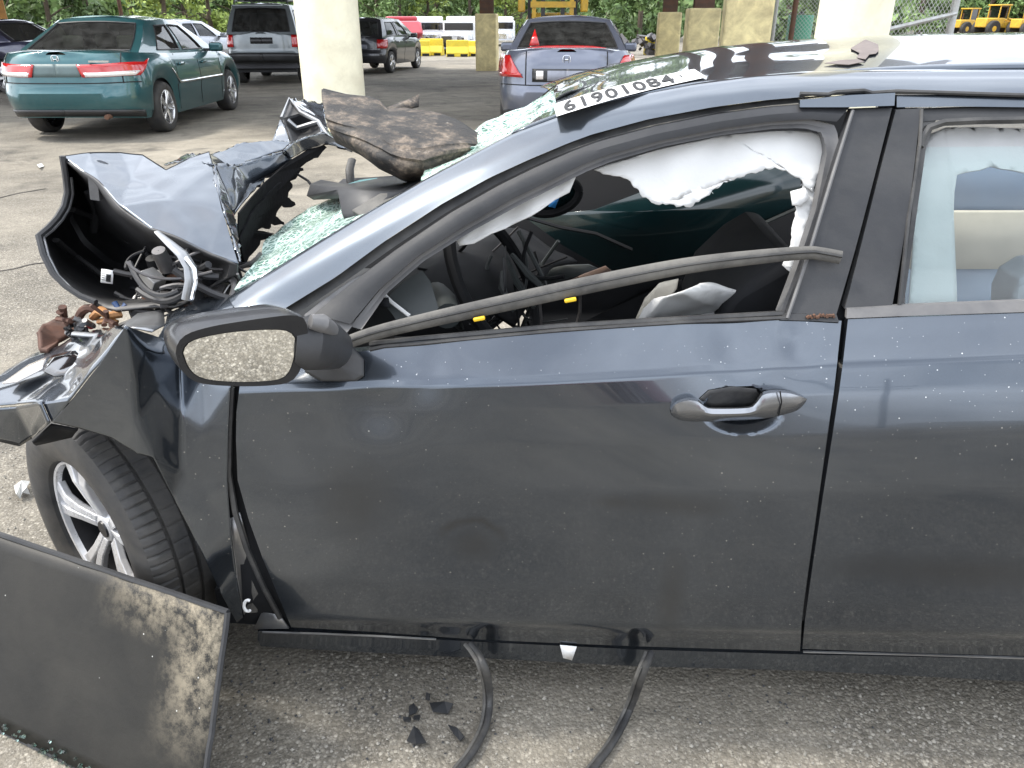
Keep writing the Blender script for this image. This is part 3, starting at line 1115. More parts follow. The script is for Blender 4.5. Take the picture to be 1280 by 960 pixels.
wc.patch("plate_recess", 0, .26, .66, .88, M_TRIM, -1, .01, 6, 2); wc.patch("plate_recess", 0, .26, .66, .88, M_TRIM, 1, .01, 6, 2)
MB().box((.13, 0, 1.745), (.16, 1.15, .035)).build("roof_spoiler", M_GREYP, wg, bevel=.012)
MB().box((.09, 0, 1.00), (.02, .34, .06)).build("tailgate_handle", M_TRIM, wg, bevel=.008)

# ---- small dark hatchback right of the pillar
M_BLK = car_paint("black_paint", (.02, .022, .028), .4, .3, 0, .12)
HATCH = dict(L=3.95, hw=.85, xa=.24, xb=.40, axles=(.72, 3.2), wr=.30, ww=.19, pw=6,
             zb=[(0, .32), (.5, .24), (3.6, .22), (3.95, .28)],
             zt=[(0, .98), (2.6, .95), (3.0, .93), (3.6, .85), (3.95, .70)],
             wf=[(0, .93), (.3, .99), (.6, 1.0), (.9, .955), (1, .92)],
             rear=[(0, .07), (.15, .02), (.36, .0), (.45, .07), (.7, .08), (1, .12)],
             front=[(0, .06), (.3, 0), (.6, .02), (1, .15)],
             g=dict(xr0=.14, xf0=3.35, xr1=.55, xf1=2.35, hb=.78, hr=.60, corner=.10, bulge=.02,
                    zr=[(0, 1.44), (.6, 1.49), (1.6, 1.51), (2.4, 1.47)],
                    win_r=[(-.84, .84, .12, .84)], win_f=[(-.88, .88, .08, .9)],
                    win_s=[(.10, .40, .12, .84), (.45, .76, .12, .84)]))
p = G(489, 91)
hd2 = R(83)
off = Matrix.Rotation(hd2, 3, 'Z') @ Vector((.72, -.75, 0))
ht = empty("hatchback", (p.x - off.x, p.y - off.y, 0), hd2, "small black hatchback with red lamps and pale roof shine, just right of the round pillar", "car", "cars parked in the yard")
hc = Car(ht, HATCH); hc.paint = M_BLK
hc.body(M_BLK); hc.greenhouse(M_BLK, M_GLASS_C, M_GLASS_D, M_GLASS_C); hc.seats(M_SEATD, ((0, 2.0), (1, 1.05))); hc.wheels(); hc.door_lines((1.1, 1.85, 2.85))
hc.mirror(2.5, 1.0, M_BLK)
for sd in (-1, 1):
    hc.patch("tail_light", .58, .95, .58, .92, M_RED, sd, .012, 8, 4, solid=.02)
hc.patch("plate_recess", 0, .3, .55, .72, M_PLATE2, -1, .01, 6, 2); hc.patch("plate_recess", 0, .3, .55, .72, M_PLATE2, 1, .01, 6, 2)

# ---- red hatchback standing behind the camera's shoulder: the wreck's front door mirrors it
M_REDP = car_paint("red_paint", (.30, .02, .022), .3, .3, 0, .1)
rc = empty("hatchback", (2.6, -10.6, 0), R(178), "red hatchback parked on the camera side of the wreck, mirrored in its front door", "car", "cars parked in the yard")
rcar = Car(rc, HATCH); rcar.paint = M_REDP
rcar.body(M_REDP); rcar.greenhouse(M_REDP, M_GLASS_D, M_GLASS_D, M_GLASS_C); rcar.seats(M_SEATD, ((0, 2.0), (1, 1.05))); rcar.wheels(); rcar.door_lines((1.1, 1.85, 2.85))
# ================================================================== THE WRECKED CAR (its near side seen from beside)
Y0 = 1.245
ZC0, ZCS = .868, .080                       # crease line z = ZC0 + ZCS*x
PROFILE = [(.05, .085), (.17, .050), (.24, .026), (.285, .004), (.30, .0), (.40, -.004), (.52, .0), (.64, .009), (.74, .028), (.81, .0465), (.858, .063), (.872, .074), (.90, .096), (.95, .134), (1.0, .166), (1.1, .206), (1.2, .250), (1.3, .304), (1.36, .355), (1.40, .425), (1.43, .53)]
PROFILE_F = [(.05, .085), (.17, .050), (.24, .026), (.285, .004), (.30, .0), (.40, -.004), (.52, .0), (.64, .006), (.74, .014), (.81, .022), (.858, .029), (.872, .037), (.90, .060), (.95, .103), (1.0, .139), (1.1, .186), (1.2, .238), (1.3, .298), (1.36, .352), (1.40, .425), (1.43, .53)]
LC0, LCS = .305, .055                       # lower crease line
def S(x, z):
    zc = ZC0 + ZCS * x
    w = sstep(.45, .85, z) * (1 - sstep(1.05, 1.3, z))
    zz = z - (zc - .868) * w
    lc = LC0 + LCS * x
    zz -= (lc - .29) * (1 - sstep(.30, .5, z)) * .9
    d = lerp(interp(PROFILE_F, zz), interp(PROFILE, zz), sstep(-.15, .55, x))
    d += .018 * ((x - .25) / 1.2) ** 2
    # dents
    for cx, cz, r_, a in ((-.36, .80, .07, .010), (-.27, .86, .05, .006), (-.53, .72, .10, .007), (.30, .935, .05, .006), (.41, .93, .03, .004), (-.10, .45, .16, .004)):
        q = ((x - cx) ** 2 + (z - cz) ** 2) / r_ ** 2
        if q < 9:
            d += a * math.exp(-q)
    ex, ez = (x - .318) / .072, (z - .812) / .044
    q = ex * ex + ez * ez
    if q < 1:
        d += .034 * (1 - q) ** 1.0
    return Y0 + d

def SP(px, py, dy=0.0):
    """photo pixel -> the car's side surface, dy further in (+) or out (-)"""
    d = ray(px, py)
    Y = Y0 + .1
    for k in range(40):
        p = CAM + d * (Y / d.y)
        Y = .45 * Y + .55 * (S(p.x, p.z) + dy)
    return CAM + d * (Y / d.y)

M_BODY = car_paint("wreck_paint", (.072, .086, .106), .92, .17, .50, .09, (.10, .09, .075), wave=.0)
def add_smudges(m):
    nt = m.node_tree; bs = nt.nodes["Principled BSDF"]
    src = bs.inputs["Base Color"].links[0].from_socket
    tc = N(nt, "ShaderNodeTexCoord")
    nz = noise_tex(nt, tc.outputs["Object"], 9, 5, .7)
    tot = None
    # (x, z, radius across, radius up, ring?) in the car's own coordinates
    for cx, cz, rx, rz, ring in ((-.38, .50, .085, .075, True), (-.38, .50, .06, .05, False), (.02, .40, .035, .13, False), (.0, .62, .14, .03, False), (-.62, .60, .10, .11, False), (.55, .50, .30, .05, False), (-.10, .62, .05, .02, False)):
        mp = N(nt, "ShaderNodeMapping"); mp.vector_type = 'POINT'
        mp.inputs["Location"].default_value = (-cx / rx, 0, -cz / rz); mp.inputs["Scale"].default_value = (1 / rx, 0, 1 / rz)
        nt.links.new(tc.outputs["Object"], mp.inputs[0])
        ln = N(nt, "ShaderNodeVectorMath", operation='LENGTH'); nt.links.new(mp.outputs[0], ln.inputs[0])
        d = math_n(nt, 'ADD', ln.outputs["Value"], math_n(nt, 'MULTIPLY', math_n(nt, 'SUBTRACT', nz, .5), .9))
        k = ramp(nt, d, [(.58, 0), (.80, .5), (1.0, .0)] if ring else [(.2, .32), (1.0, 0)])
        if ring:
            sx = N(nt, "ShaderNodeSeparateXYZ"); nt.links.new(mp.outputs[0], sx.inputs[0])
            k = math_n(nt, 'MULTIPLY', k, ramp(nt, sx.outputs[2], [(.1, 0), (.6, 1)]))
        tot = k if tot is None else math_n(nt, 'MAXIMUM', tot, k)
    nt.links.new(mixc(nt, tot, src, (.03, .029, .027)), bs.inputs["Base Color"])
    rs = bs.inputs["Coat Roughness"].links[0].from_socket
    nt.links.new(math_n(nt, 'ADD', rs, math_n(nt, 'MULTIPLY', tot, .35)), bs.inputs["Coat Roughness"])
add_smudges(M_BODY)
M_BODYC = car_paint("wreck_paint_clean", (.072, .088, .110), .90, .25, .02, .08, (.14, .135, .12))
M_BLACKP = plain("weathered_black_plastic", (.026, .027, .03), .5, 0, .25, 7, .12, 120, dirt=(.10, .097, .09), dirt_amt=.25, dscale=4, spec=.35)
M_GREYTRIM = plain("grey_window_trim", (.085, .085, .088), .5, 0, .25, 8, .1, 80, dirt=(.20, .19, .18), dirt_amt=.45, dscale=6)
M_RUB = plain("black_rubber", (.02, .02, .021), .55, 0, .3, 12, .2, 90, dirt=(.13, .125, .115), dirt_amt=.4, dscale=9)
M_RUBG = plain("dusty_rubber", (.06, .058, .055), .7, 0, .35, 14, .3, 110, dirt=(.17, .16, .14), dirt_amt=.6, dscale=10)
M_CLOTH = plain("airbag_cloth", (.56, .56, .55), .85, 0, .05, 9, .35, 55)
M_INT = plain("interior_black", (.010, .0105, .012), .8, 0, .35, 9, spec=.2)
M_INTG = plain("interior_grey", (.036, .042, .042), .6, 0, .3, 6)
M_SHEET = plain("bent_bare_metal", (.34, .35, .36), .35, .8, .25, 9, .15, 60, dirt=(.16, .12, .09), dirt_amt=.3)
M_WHITE = plain("white_paper", (.78, .78, .77), .7, 0, .06, 10)
M_PRINT = plain("black_print", (.012, .012, .013), .6, 0, .1, 10)

car = empty("wrecked_sedan", (.2, 2.15, 0), 0, "dark grey wrecked sedan with crumpled front, smashed windscreen and torn white curtain airbag", "car")
def local(p):
    return Vector(p) - Vector((.2, 2.15, 0))
def hobj(name, v, f, mat, parent=None, **kw):
    return obj(name, [local(p) for p in v] if parent is None or parent.parent is car or parent is car else v, f, mat, parent or car, **kw)
def hbuild(mb, name, mat, parent=None, **kw):
    return hobj(name, mb.v, mb.f, mat, parent, **kw)
def hplate(name, pts, mat, parent=None, solid=.003, **kw):
    return polyplate(name, [local(p) for p in pts], mat, parent or car, solid, **kw)

def panel(name, curves, rows, mat, n=40, dy=0.0, spline=False, solid=.0025, flange=.02, parent=None, sharp=28, dyf=None):
    """loft between photo curves laid on the car side; the rim is folded inward so shut lines have depth"""
    C_ = [resample([tuple(p) + (0,) * (3 - len(p)) for p in c], n) for c in curves]
    rws = loft(C_, rows, spline)
    P3 = [[SP(p[0], p[1], dy + (p[2] if len(p) > 2 else 0)) for p in r] for r in rws]
    if flange:
        def inn(p): return p + Vector((0, flange, 0))
        P3 = [[inn(p) for p in P3[0]]] + P3 + [[inn(p) for p in P3[-1]]]
        P3 = [[inn(r[0])] + r + [inn(r[-1])] for r in P3]
    v, f = gridmesh(P3)
    return hobj(name, v, f, mat, parent, sharp=sharp)

# ---------------------------------------------------------------- front door skin
DL = [(300, 478), (295, 520), (295, 560), (297, 600), (311, 650), (331, 705), (350, 750), (364, 782)]
DR = [(1052, 401), (1047, 452), (1041, 500), (1034, 545), (1021, 640), (1008, 730), (1002, 775), (1000, 812)]
def between(L, Rr, top, bottom, ks, n):
    pass
crease = [(300, 480), (380, 480), (445, 478), (520, 477), (610, 473), (700, 467), (800, 461), (900, 457), (980, 452), (1047, 449)]
cre_u = [(p[0], p[1] - 2) for p in crease]
belt = [(380, 455), (430, 441), (462, 438), (500, 429), (600, 420), (700, 413), (800, 406), (900, 400), (980, 397), (1052, 401)]
lowc = [(356, 765), (450, 768), (560, 772), (700, 776), (800, 778), (900, 780), (1002, 780)]
bot = [(364, 784), (470, 790), (590, 799), (700, 804), (800, 808), (900, 811), (1000, 814)]
def row_between(y_left, y_right, bend=None):
    # straight run across the door between the two shut lines at given heights
    def xat(line, y):
        return interp(sorted([(p[1], p[0]) for p in line]), y)
    return [(xat(DL, y_left), y_left), (lerp(xat(DL, y_left), xat(DR, y_right), .5), lerp(y_left, y_right, .5)), (xat(DR, y_right), y_right)]
rows_mid = [row_between(515, 490), row_between(550, 545), row_between(600, 600), row_between(650, 655), row_between(700, 710), row_between(740, 755)]
c0 = [(300, 466), (380, 456), (430, 441)] + belt[2:]
door = panel("front_door", [c0, cre_u, crease] + rows_mid + [lowc, bot], [8, 2, 14, 24, 10, 8, 7, 6, 5, 6], M_BODY, n=200, flange=.022)
HANDLE_HOLE = None

# rear door skin
RL = [(1060, 400), (1054, 452), (1047, 505), (1038, 560), (1024, 650), (1011, 740), (1006, 775), (1003, 811)]
EXT = 1500
def rl(y): return interp(sorted([(p[1], p[0]) for p in RL]), y)
rd_curves = [[(1060, 399), (1170, 395), (1280, 391), (EXT, 386)],
             [(rl(448), 447.5), (1280, 440), (EXT, 433)], [(rl(450), 449.5), (1280, 442), (EXT, 435)],
             [(rl(490), 489), (1280, 484), (EXT, 480)], [(rl(540), 540), (1280, 540), (EXT, 541)], [(rl(620), 620), (1280, 622), (EXT, 624)], [(rl(700), 700), (1280, 704), (EXT, 708)],
             [(rl(773), 775), (1280, 767), (EXT, 764)], [(1003, 811), (1140, 816), (1280, 820), (EXT, 826)]]
rdoor = panel("rear_door", rd_curves, [8, 2, 7, 7, 8, 8, 8, 6], M_BODY, n=50, flange=.022)

# rocker sill
panel("rocker_sill", [[(322, 789), (450, 794), (590, 802), (800, 812), (1000, 818), (1280, 824), (EXT, 830)], [(322, 800), (450, 806), (590, 813), (800, 824), (1000, 829), (1280, 837), (EXT, 844)], [(326, 808), (450, 815), (590, 822), (800, 833), (1000, 838), (1280, 852), (EXT, 862)]], [4, 4], M_BODYC, n=60, dy=.012, flange=.10)
# bright worn edge of the sill flange
mb = MB(); mb.tube([SP(x, y, .010) for x, y in ((328, 790), (400, 792), (470, 795), (545, 799))], .0022, 5); hbuild(mb, "worn_sill_edge", M_SHEET)
mb = MB(); mb.tube([SP(x, y, .008) for x, y in ((1004, 814.5), (1140, 818), (1280, 822.5), (EXT, 829))], .0026, 5); hbuild(mb, "sill_strip", M_SHEET)

# ---------------------------------------------------------------- side frame: A pillar and roof rail
up = [(286, 372), (340, 339), (400, 302), (460, 266), (530, 226), (590, 194), (640, 168), (690, 149), (720, 138), (790, 120), (870, 105), (940, 96), (1000, 91), (1080, 88), (1150, 87), (1280, 86), (EXT, 88)]
mid_ = [(292, 383), (345, 358), (410, 318), (470, 282), (540, 242), (600, 210), (650, 187), (700, 164), (730, 153), (800, 134), (880, 119), (950, 110), (1010, 106), (1090, 104), (1160, 104), (1285, 105), (EXT, 107)]
lo = [(300, 391), (352, 388), (420, 346), (480, 302), (552, 255), (612, 222), (660, 200), (710, 179), (740, 168), (810, 149), (890, 134), (958, 125), (1015, 120), (1095, 117), (1165, 118), (1285, 122), (EXT, 125)]
up = [(p[0], p[1], .045) for p in up]
mid_ = [(p[0], p[1], .014) for p in mid_]
side = panel("side_frame", [up, mid_, lo], 9, M_BODYC, n=110, spline=True, flange=.03, sharp=45)
# black seal between the frame and the door
sl1 = [(352, 389), (420, 347), (480, 303), (552, 256), (612, 223), (660, 201), (710, 180), (740, 169), (810, 150), (890, 135), (958, 126), (1015, 121), (1118, 118)]
sl2 = [(372, 392), (436, 349), (492, 309), (562, 263), (622, 229), (668, 207), (716, 186), (746, 175), (816, 156), (893, 141), (960, 132), (1015, 127), (1118, 126)]
panel("door_seal", [sl1, sl2], [2], M_RUB, n=70, dy=.02, flange=.01)
# door frame (matt black) around the window opening
fo = [(392, 393), (446, 349), (497, 311), (565, 265), (625, 231), (670, 209), (718, 188), (748, 177), (818, 158), (895, 143), (962, 134), (1015, 130), (1062, 134)]
fi = [(438, 405), (474, 362), (520, 322), (580, 283), (640, 249), (688, 226), (728, 206), (758, 194), (825, 176), (900, 161), (965, 152), (1010, 149), (1046, 152)]
panel("window_frame", [fo, [((a[0] + b[0]) / 2, (a[1] + b[1]) / 2, -.006) for a, b in zip(fo, fi)], fi], 5, M_BLACKP, n=70, dy=.004, spline=True, flange=.012)
# inner window channel
ci = [(452, 412), (484, 366), (530, 326), (588, 290), (648, 257), (694, 234), (734, 214), (764, 202), (830, 183), (902, 169), (966, 161), (1004, 160), (1028, 166), (1034, 190), (1020, 262), (998, 330), (974, 394)]
ch = [(438, 408), (476, 361), (522, 321), (582, 282), (642, 248), (690, 225), (730, 205), (760, 193), (827, 175), (902, 160), (967, 151), (1012, 149), (1045, 157), (1050, 186), (1034, 262), (1012, 332), (988, 396)]
panel("window_channel", [ch, [((a[0] + b[0]) / 2, (a[1] + b[1]) / 2, .004) for a, b in zip(ch, ci)], ci], 5, M_GREYTRIM, n=90, dy=.016, spline=True, flange=.03)
# B pillar covers: front one belongs to the front door, rear one to the rear door
panel("pillar_cover", [[(1064, 137), (1115, 135)], [(1040, 215), (1092, 225)], [(1012, 310), (1069, 312)], [(984, 393), (1044, 398)]], 16, M_BLACKP, n=8, dy=.0, spline=True, flange=.02)
panel("pillar_cover", [[(1120, 137), (1151, 136)], [(1098, 222), (1140, 230)], [(1077, 305), (1128, 310)], [(1056, 386), (1115, 384)]], 16, M_BLACKP, n=8, dy=.002, spline=True, flange=.02)
mb = MB(); mb.tube([SP(x, y, -.004) for x, y in ((1066, 138), (1042, 215), (1014, 308), (984, 398))], .0035, 6); hbuild(mb, "pillar_edge_trim", M_GREYTRIM)
mb = MB(); mb.tube([SP(x, y, .002) for x, y in ((1152, 137), (1150, 178), (1136, 270), (1124, 382))], .0035, 6); hbuild(mb, "pillar_edge_trim", M_RUB)
# lifted drip moulding above the B pillar
panel("roof_moulding", [[(1000, 125), (1060, 119), (1119, 116)], [(1000, 134), (1060, 134), (1118, 132)]], [3], M_BODYC, n=14, dy=-.012, flange=.012)
panel("roof_moulding", [[(1121, 119), (1200, 118), (1280, 120), (EXT, 123)], [(1121, 134), (1200, 133), (1280, 134), (EXT, 137)]], [3], M_BODYC, n=20, dy=.004, flange=.012)
mb = MB(); mb.tube([SP(x, y, -.002) for x, y in ((1000, 117), (1035, 118), (1045, 115), (1080, 113), (1090, 116), (1122, 114), (1280, 119), (EXT, 122))], .004, 6); hbuild(mb, "roof_seal", M_RUB)
# belt mouldings
panel("belt_moulding", [[(985, 392), (1015, 393), (1046, 394)], [(975, 400), (1012, 401), (1049, 403)]], [2], M_BLACKP, n=8, dy=-.004, flange=.01)
panel("belt_moulding", [[(1059, 386), (1130, 382), (1280, 376), (EXT, 370)], [(1058, 398), (1130, 395), (1280, 390), (EXT, 385)]], [3], M_GREYTRIM, n=20, dy=-.004, flange=.01)
mb = MB(); mb.tube([SP(x, y, -.001) for x, y in ((462, 437), (480, 433), (520, 430), (560, 426), (700, 413), (850, 403), (985, 397))], .004, 6); hbuild(mb, "door_top_edge", M_RUB)
mb = MB(); mb.tube([SP(x, y, .010) for x, y in ((462, 430), (520, 424), (700, 408), (850, 399), (978, 392))], .006, 6); hbuild(mb, "inner_belt_strip", M_RUB)
# rusty torn spot at the foot of the B pillar
mb = MB()
for k in range(9):
    mb.box(SP(1010 + k * 4, 395 + rnd.uniform(-1.5, 1.5), -.008), (.006, .006, .004), Matrix.Rotation(rnd.uniform(0, 3), 3, 'Y'))
o = hbuild(mb, "torn_clip", M_STEEL); o["kind"] = "stuff"
# panel between the doors (dark shut line)
panel("door_jamb", [[(1046, 394), (1062, 394)], [(1036, 540), (1052, 540)], [(990, 830), (1012, 830)]], [8, 12], M_INT, n=3, dy=.035, flange=0)
panel("door_jamb", [[(1100, 120), (1135, 120)], [(1080, 230), (1110, 230)], [(1040, 398), (1065, 398)]], [6, 6], M_INT, n=3, dy=.03, flange=0)

# rear door window frame + glass
rf_o = [(1153, 136), (1153, 182), (1128, 379)]
panel("window_frame", [[(1152, 137), (1200, 135), (1280, 134), (EXT, 137)], [(1153, 152), (1200, 148), (1280, 147), (EXT, 149)]], [4], M_BLACKP, n=20, dy=.014, flange=.02)
panel("window_frame", [[(1152, 150), (1170, 150)], [(1150, 182), (1158, 182)], [(1126, 380), (1130, 380)]], [4, 10], M_RUB, n=5, dy=.016, flange=.015)
mb = MB(); mb.tube([SP(x, y, .012) for x, y in ((1150, 184), (1152, 172), (1160, 160), (1180, 153), (1220, 151), (1280, 150), (EXT, 152))], .007, 6); hbuild(mb, "window_seal", M_RUB)

M_WGLASS = glass_mat("rear_door_glass", (.90, 1.0, 1.0), 1.0, .01, .9)
panel("window_glass", [[(1148, 184), (1200, 183.5), (1280, 183), (EXT, 184)], [(1139, 280), (1280, 280), (EXT, 280)], [(1124, 380), (1280, 378), (EXT, 374)]], [8, 8], M_WGLASS, n=24, dy=.026, flange=0)

# ---------------------------------------------------------------- roof
rail = [SP(x, y, .050) for x, y in resample([(640, 169), (664, 159), (690, 149), (720, 138), (790, 120), (870, 105), (940, 96), (1000, 91), (1080, 88), (1150, 87), (1280, 86), (EXT, 88), (1900, 100)], 60)]
YC = 2.15
def roof_z(p, y):
    q = (y - YC) / (p.y - YC)
    fr = sstep(-.15, .9, p.x)
    return p.z + (.020 + .040 * fr) * (1 - abs(q) ** 2.0)
rows = []
for p in rail:
    r_ = []
    for k in range(33):
        y = lerp(p.y, 2 * YC - p.y, k / 32)
        sk = (1 - ((y - YC) / (p.y - YC)) ** 2)
        x = p.x + .05 * sk * (1 - sstep(-.1, 1.2, p.x))      # the front edge bows forward
        z = roof_z(p, y)
        # dents from the roll
        for cx, cy, rr, a in ((.55, 1.95, .10, .012), (.40, 1.75, .16, .010), (.22, 2.0, .2, .008), (.75, 2.2, .25, .01)):
            z -= a * math.exp(-(((x - cx) / (rr * 1.6)) ** 2 + ((y - cy) / rr) ** 2))
        r_.append(Vector((x, y, z)))
    rows.append(r_)
v, f = gridmesh(rows)
hobj("roof", v, f, M_BODYC, sharp=60, solid=.004, off=1.0)
ROOF = rows
M_BLKGLASS = plain("black_glass_band", (.006, .006, .008), .05, 0, .1, 5, coat=1.0)
nb = 24
band = [[p + Vector((0, 0, .004)) for p in r[:]] for r in rows[0:nb]]
v, f = gridmesh(band)
hobj("roof_front_band", v, f, M_BLKGLASS, sharp=60)
def on_roof(px, py, up_=.008):
    """photo pixel -> the roof sheet"""
    d = ray(px, py)
    best = None
    for a, b in zip(ROOF, ROOF[1:]):
        for k in range(len(a) - 1):
            q = [a[k], a[k + 1], b[k + 1], b[k]]
            pp = [pix(t) for t in q]
            if min(t[0] for t in pp) - 1 <= px <= max(t[0] for t in pp) + 1 and min(t[1] for t in pp) - 1 <= py <= max(t[1] for t in pp) + 1:
                nrm = (q[1] - q[0]).cross(q[3] - q[0]).normalized()
                den = d.dot(nrm)
                if abs(den) < 1e-6: continue
                t = (q[0] - CAM).dot(nrm) / den
                hit = CAM + d * t
                e = abs(hit.x - sum(c.x for c in q) / 4) + abs(hit.y - sum(c.y for c in q) / 4)
                if best is None or e < best[0]:
                    if nrm.z < 0: nrm = -nrm
                    best = (e, hit + nrm * up_)
    return best[1] if best else None
# ---------------------------------------------------------------- lot number sticker on the roof front
STK = [(693, 134), (868, 90.5), (883, 101), (697, 150)]
def stk(u, v):
    t = Vector(STK[0]).lerp(Vector(STK[1]), u); b_ = Vector(STK[3]).lerp(Vector(STK[2]), u)
    q = t.lerp(b_, v)
    return q.x, q.y - 3.0 * math.sin(math.pi * u)
gr = []
last = None
for j in range(7):
    r_ = []
    for i in range(21):
        p = on_roof(*stk(i / 20, j / 6), .007) or last or SP(697, 148, .045)
        last = p; r_.append(p)
    gr.append(r_)
v, f = gridmesh(gr)
stick = tag(obj("number_sticker", v, f, M_WHITE), "white number sticker along the front edge of the wreck's roof", "sticker")
def strokes_text(s, place, mat, name, parent, lift):
    """flat printed characters set on a curved sheet: the built-in font, mapped point by point"""
    cu = bpy.data.curves.new("print", 'FONT'); cu.body = s; cu.size = 1.0; cu.space_character = 1.12; cu.resolution_u = 3; cu.offset = .022
    t = bpy.data.objects.new("print", cu); COL.objects.link(t)
    dg = bpy.context.evaluated_depsgraph_get()
    me = bpy.data.meshes.new_from_object(t.evaluated_get(dg), depsgraph=dg)
    bpy.data.objects.remove(t); bpy.data.curves.remove(cu)
    bm = bmesh.new(); bm.from_mesh(me)
    for _ in range(2):
        bmesh.ops.subdivide_edges(bm, edges=[e for e in bm.edges if e.calc_length() > .12], cuts=1)
    bmesh.ops.triangulate(bm, faces=bm.faces)
    x0 = min(v.co.x for v in bm.verts); x1 = max(v.co.x for v in bm.verts)
    y0, y1 = 0.0, .70
    ok = True
    for vv in bm.verts:
        vv.co = place((vv.co.x - x0) / (x1 - x0), (vv.co.y - y0) / (y1 - y0), lift)
    bm.to_mesh(me); bm.free()
    for m_ in list(me.materials): pass
    me.materials.clear()
    o = link(name, me, mat, parent, smooth=False)
    return o
def place_num(u, w, lift):
    q = stk(.06 + .75 * u, .90 - .78 * w)
    i = on_roof(q[0], q[1], lift)
    return i if i is not None else on_roof(q[0], q[1] + 1.5, lift) or last
strokes_text("61901084", place_num, M_PRINT, "printed_number", stick, .009)
def place_i(u, w, lift):
    q = stk(.862 + .010 * u, .62 - .30 * w)
    return on_roof(q[0], q[1], lift) or last
strokes_text("1", place_i, M_PRINT, "printed_mark", stick, .009)

# ---------------------------------------------------------------- fender: crumpled sheet, vertices by photo pixel and depth off the car side
M_FEND = M_BODYC
def facets(name, pts, faces, mat, sub=3, dent=.0, solid=.002, parent=None, sharp=24, seed=0, proj=None, smooth=2, crimp=0.0):
    proj = proj or (lambda p: U(p[0], p[1], p[2]) if p[2] > .6 else SP(p[0], p[1], p[2]))
    keys = list(pts); idx = {k: i for i, k in enumerate(keys)}
    bm = bmesh.new()
    vs = [bm.verts.new(proj(pts[k])) for k in keys]
    for fc in faces:
        bm.faces.new([vs[idx[k]] for k in fc])
    bmesh.ops.triangulate(bm, faces=bm.faces)
    bmesh.ops.recalc_face_normals(bm, faces=bm.faces)
    for _ in range(sub):
        bmesh.ops.subdivide_edges(bm, edges=bm.edges, cuts=1, use_grid_fill=True)
    for _ in range(smooth if sub else 0):
        bmesh.ops.smooth_vert(bm, verts=[v for v in bm.verts if not v.is_boundary], factor=.5, use_axis_x=True, use_axis_y=True, use_axis_z=True)
    if dent:
        bm.normal_update()
        for v in bm.verts:
            q = mnoise.noise(v.co * 6 + Vector((seed, 0, 0))) * dent + mnoise.noise(v.co * 17 + Vector((0, seed, 0))) * dent * .35
            v.co += v.normal * q
            if v.is_boundary and crimp:
                v.co += v.normal * crimp * (mnoise.noise(v.co * 38) + .6 * mnoise.noise(v.co * 90))
    me = bpy.data.meshes.new(name)
    for v in bm.verts: v.co = local(v.co)
    bm.to_mesh(me); bm.free()
    return link(name, me, mat, parent or car, solid=solid, off=-1, sharp=sharp)

FP = dict(
    A=(157, 407, 1.195), R1=(166, 470, 1.198), R2=(170, 525, 1.203), R3=(172, 567, 1.208),
    B=(64, 528, 1.212), B2=(92, 497, 1.205), B3=(125, 455, 1.199),
    C=(100, 536, 1.214), C2=(140, 548, 1.212), M1=(125, 500, 1.204), M2=(148, 452, 1.198),
    D1=(184, 435, 1.232), D2=(194, 485, 1.248), D3=(200, 530, 1.242), D4=(192, 572, 1.216),
    E0=(205, 424, -.01), E1=(225, 450, .003), E2=(228, 520, .005), E3=(228, 590, .001), E4=(217, 622, -.003),
    F1=(252, 470, .002), F2=(255, 540, .004), F3=(254, 620, .003), F4=(252, 690, -.004),
    G0=(255, 440, -.006), H0=(292, 455, .004), H1=(288, 482, .004), H2=(285, 540, .004), H3=(284, 600, .006), H4=(288, 660, .010), H5=(295, 715, .018), H6=(304, 772, .022),
    I5=(276, 742, .004), I6=(296, 778, .012))
FF = [("A", "R1", "M2"), ("A", "M2", "B3"), ("B3", "M2", "M1"), ("M2", "R1", "R2", "M1"), ("B3", "M1", "B2"), ("B2", "M1", "C"), ("B2", "C", "B"), ("M1", "C2", "C"), ("M1", "R2", "R3", "C2"),
      ("A", "D1", "R1"), ("R1", "D1", "D2"), ("R1", "D2", "R2"), ("R2", "D2", "D3"), ("R2", "D3", "D4"), ("R2", "D4", "R3"),
      ("A", "E0", "D1"), ("D1", "E0", "E1"), ("D1", "E1", "D2"), ("D2", "E1", "E2"), ("D2", "E2", "D3"), ("D3", "E2", "E3"), ("D3", "E3", "E4", "D4"),
      ("E0", "G0", "F1", "E1"), ("E1", "F1", "F2", "E2"), ("E2", "F2", "F3", "E3"), ("E3", "F3", "F4", "E4"),
      ("G0", "H0", "H1", "F1"), ("F1", "H1", "H2", "F2"), ("F2", "H2", "H3", "F3"), ("F3", "H3", "H4"), ("F3", "H4", "F4"), ("F4", "H4", "H5", "I5"), ("I5", "H5", "H6", "I6")]
facets("fender", FP, FF, M_BODY, 4, .002, .003, sharp=60, seed=3, smooth=9)
# light upper faces of the fender and the pushed-in front end
TP = dict(A=(157, 407, 1.195), B3=(125, 455, 1.199), B2=(92, 497, 1.205), B=(64, 528, 1.212), B1=(52, 502, 1.222), b0=(20, 507, -.02), b00=(-60, 512, .0),
          t1=(112, 428, .06), t2=(75, 432, .16), t3=(35, 447, .16), t4=(0, 470, .10), t5=(-60, 492, .08), m1=(70, 470, .03), m2=(25, 480, .03), u1=(130, 410, .12), u2=(100, 415, .2))
TF = [("A", "B3", "t1"), ("A", "t1", "u1"), ("B3", "B2", "m1"), ("B3", "m1", "t1"), ("t1", "m1", "t2"), ("t1", "t2", "u2"), ("t1", "u2", "u1"), ("B2", "B", "B1"), ("B2", "B1", "m1"), ("m1", "B1", "b0", "m2"), ("m1", "m2", "t3"), ("m1", "t3", "t2"), ("m2", "b0", "b00", "t5"), ("m2", "t5", "t4", "t3")]
facets("fender_top", TP, TF, M_BODYC, 3, .010, .002, sharp=20, seed=9)
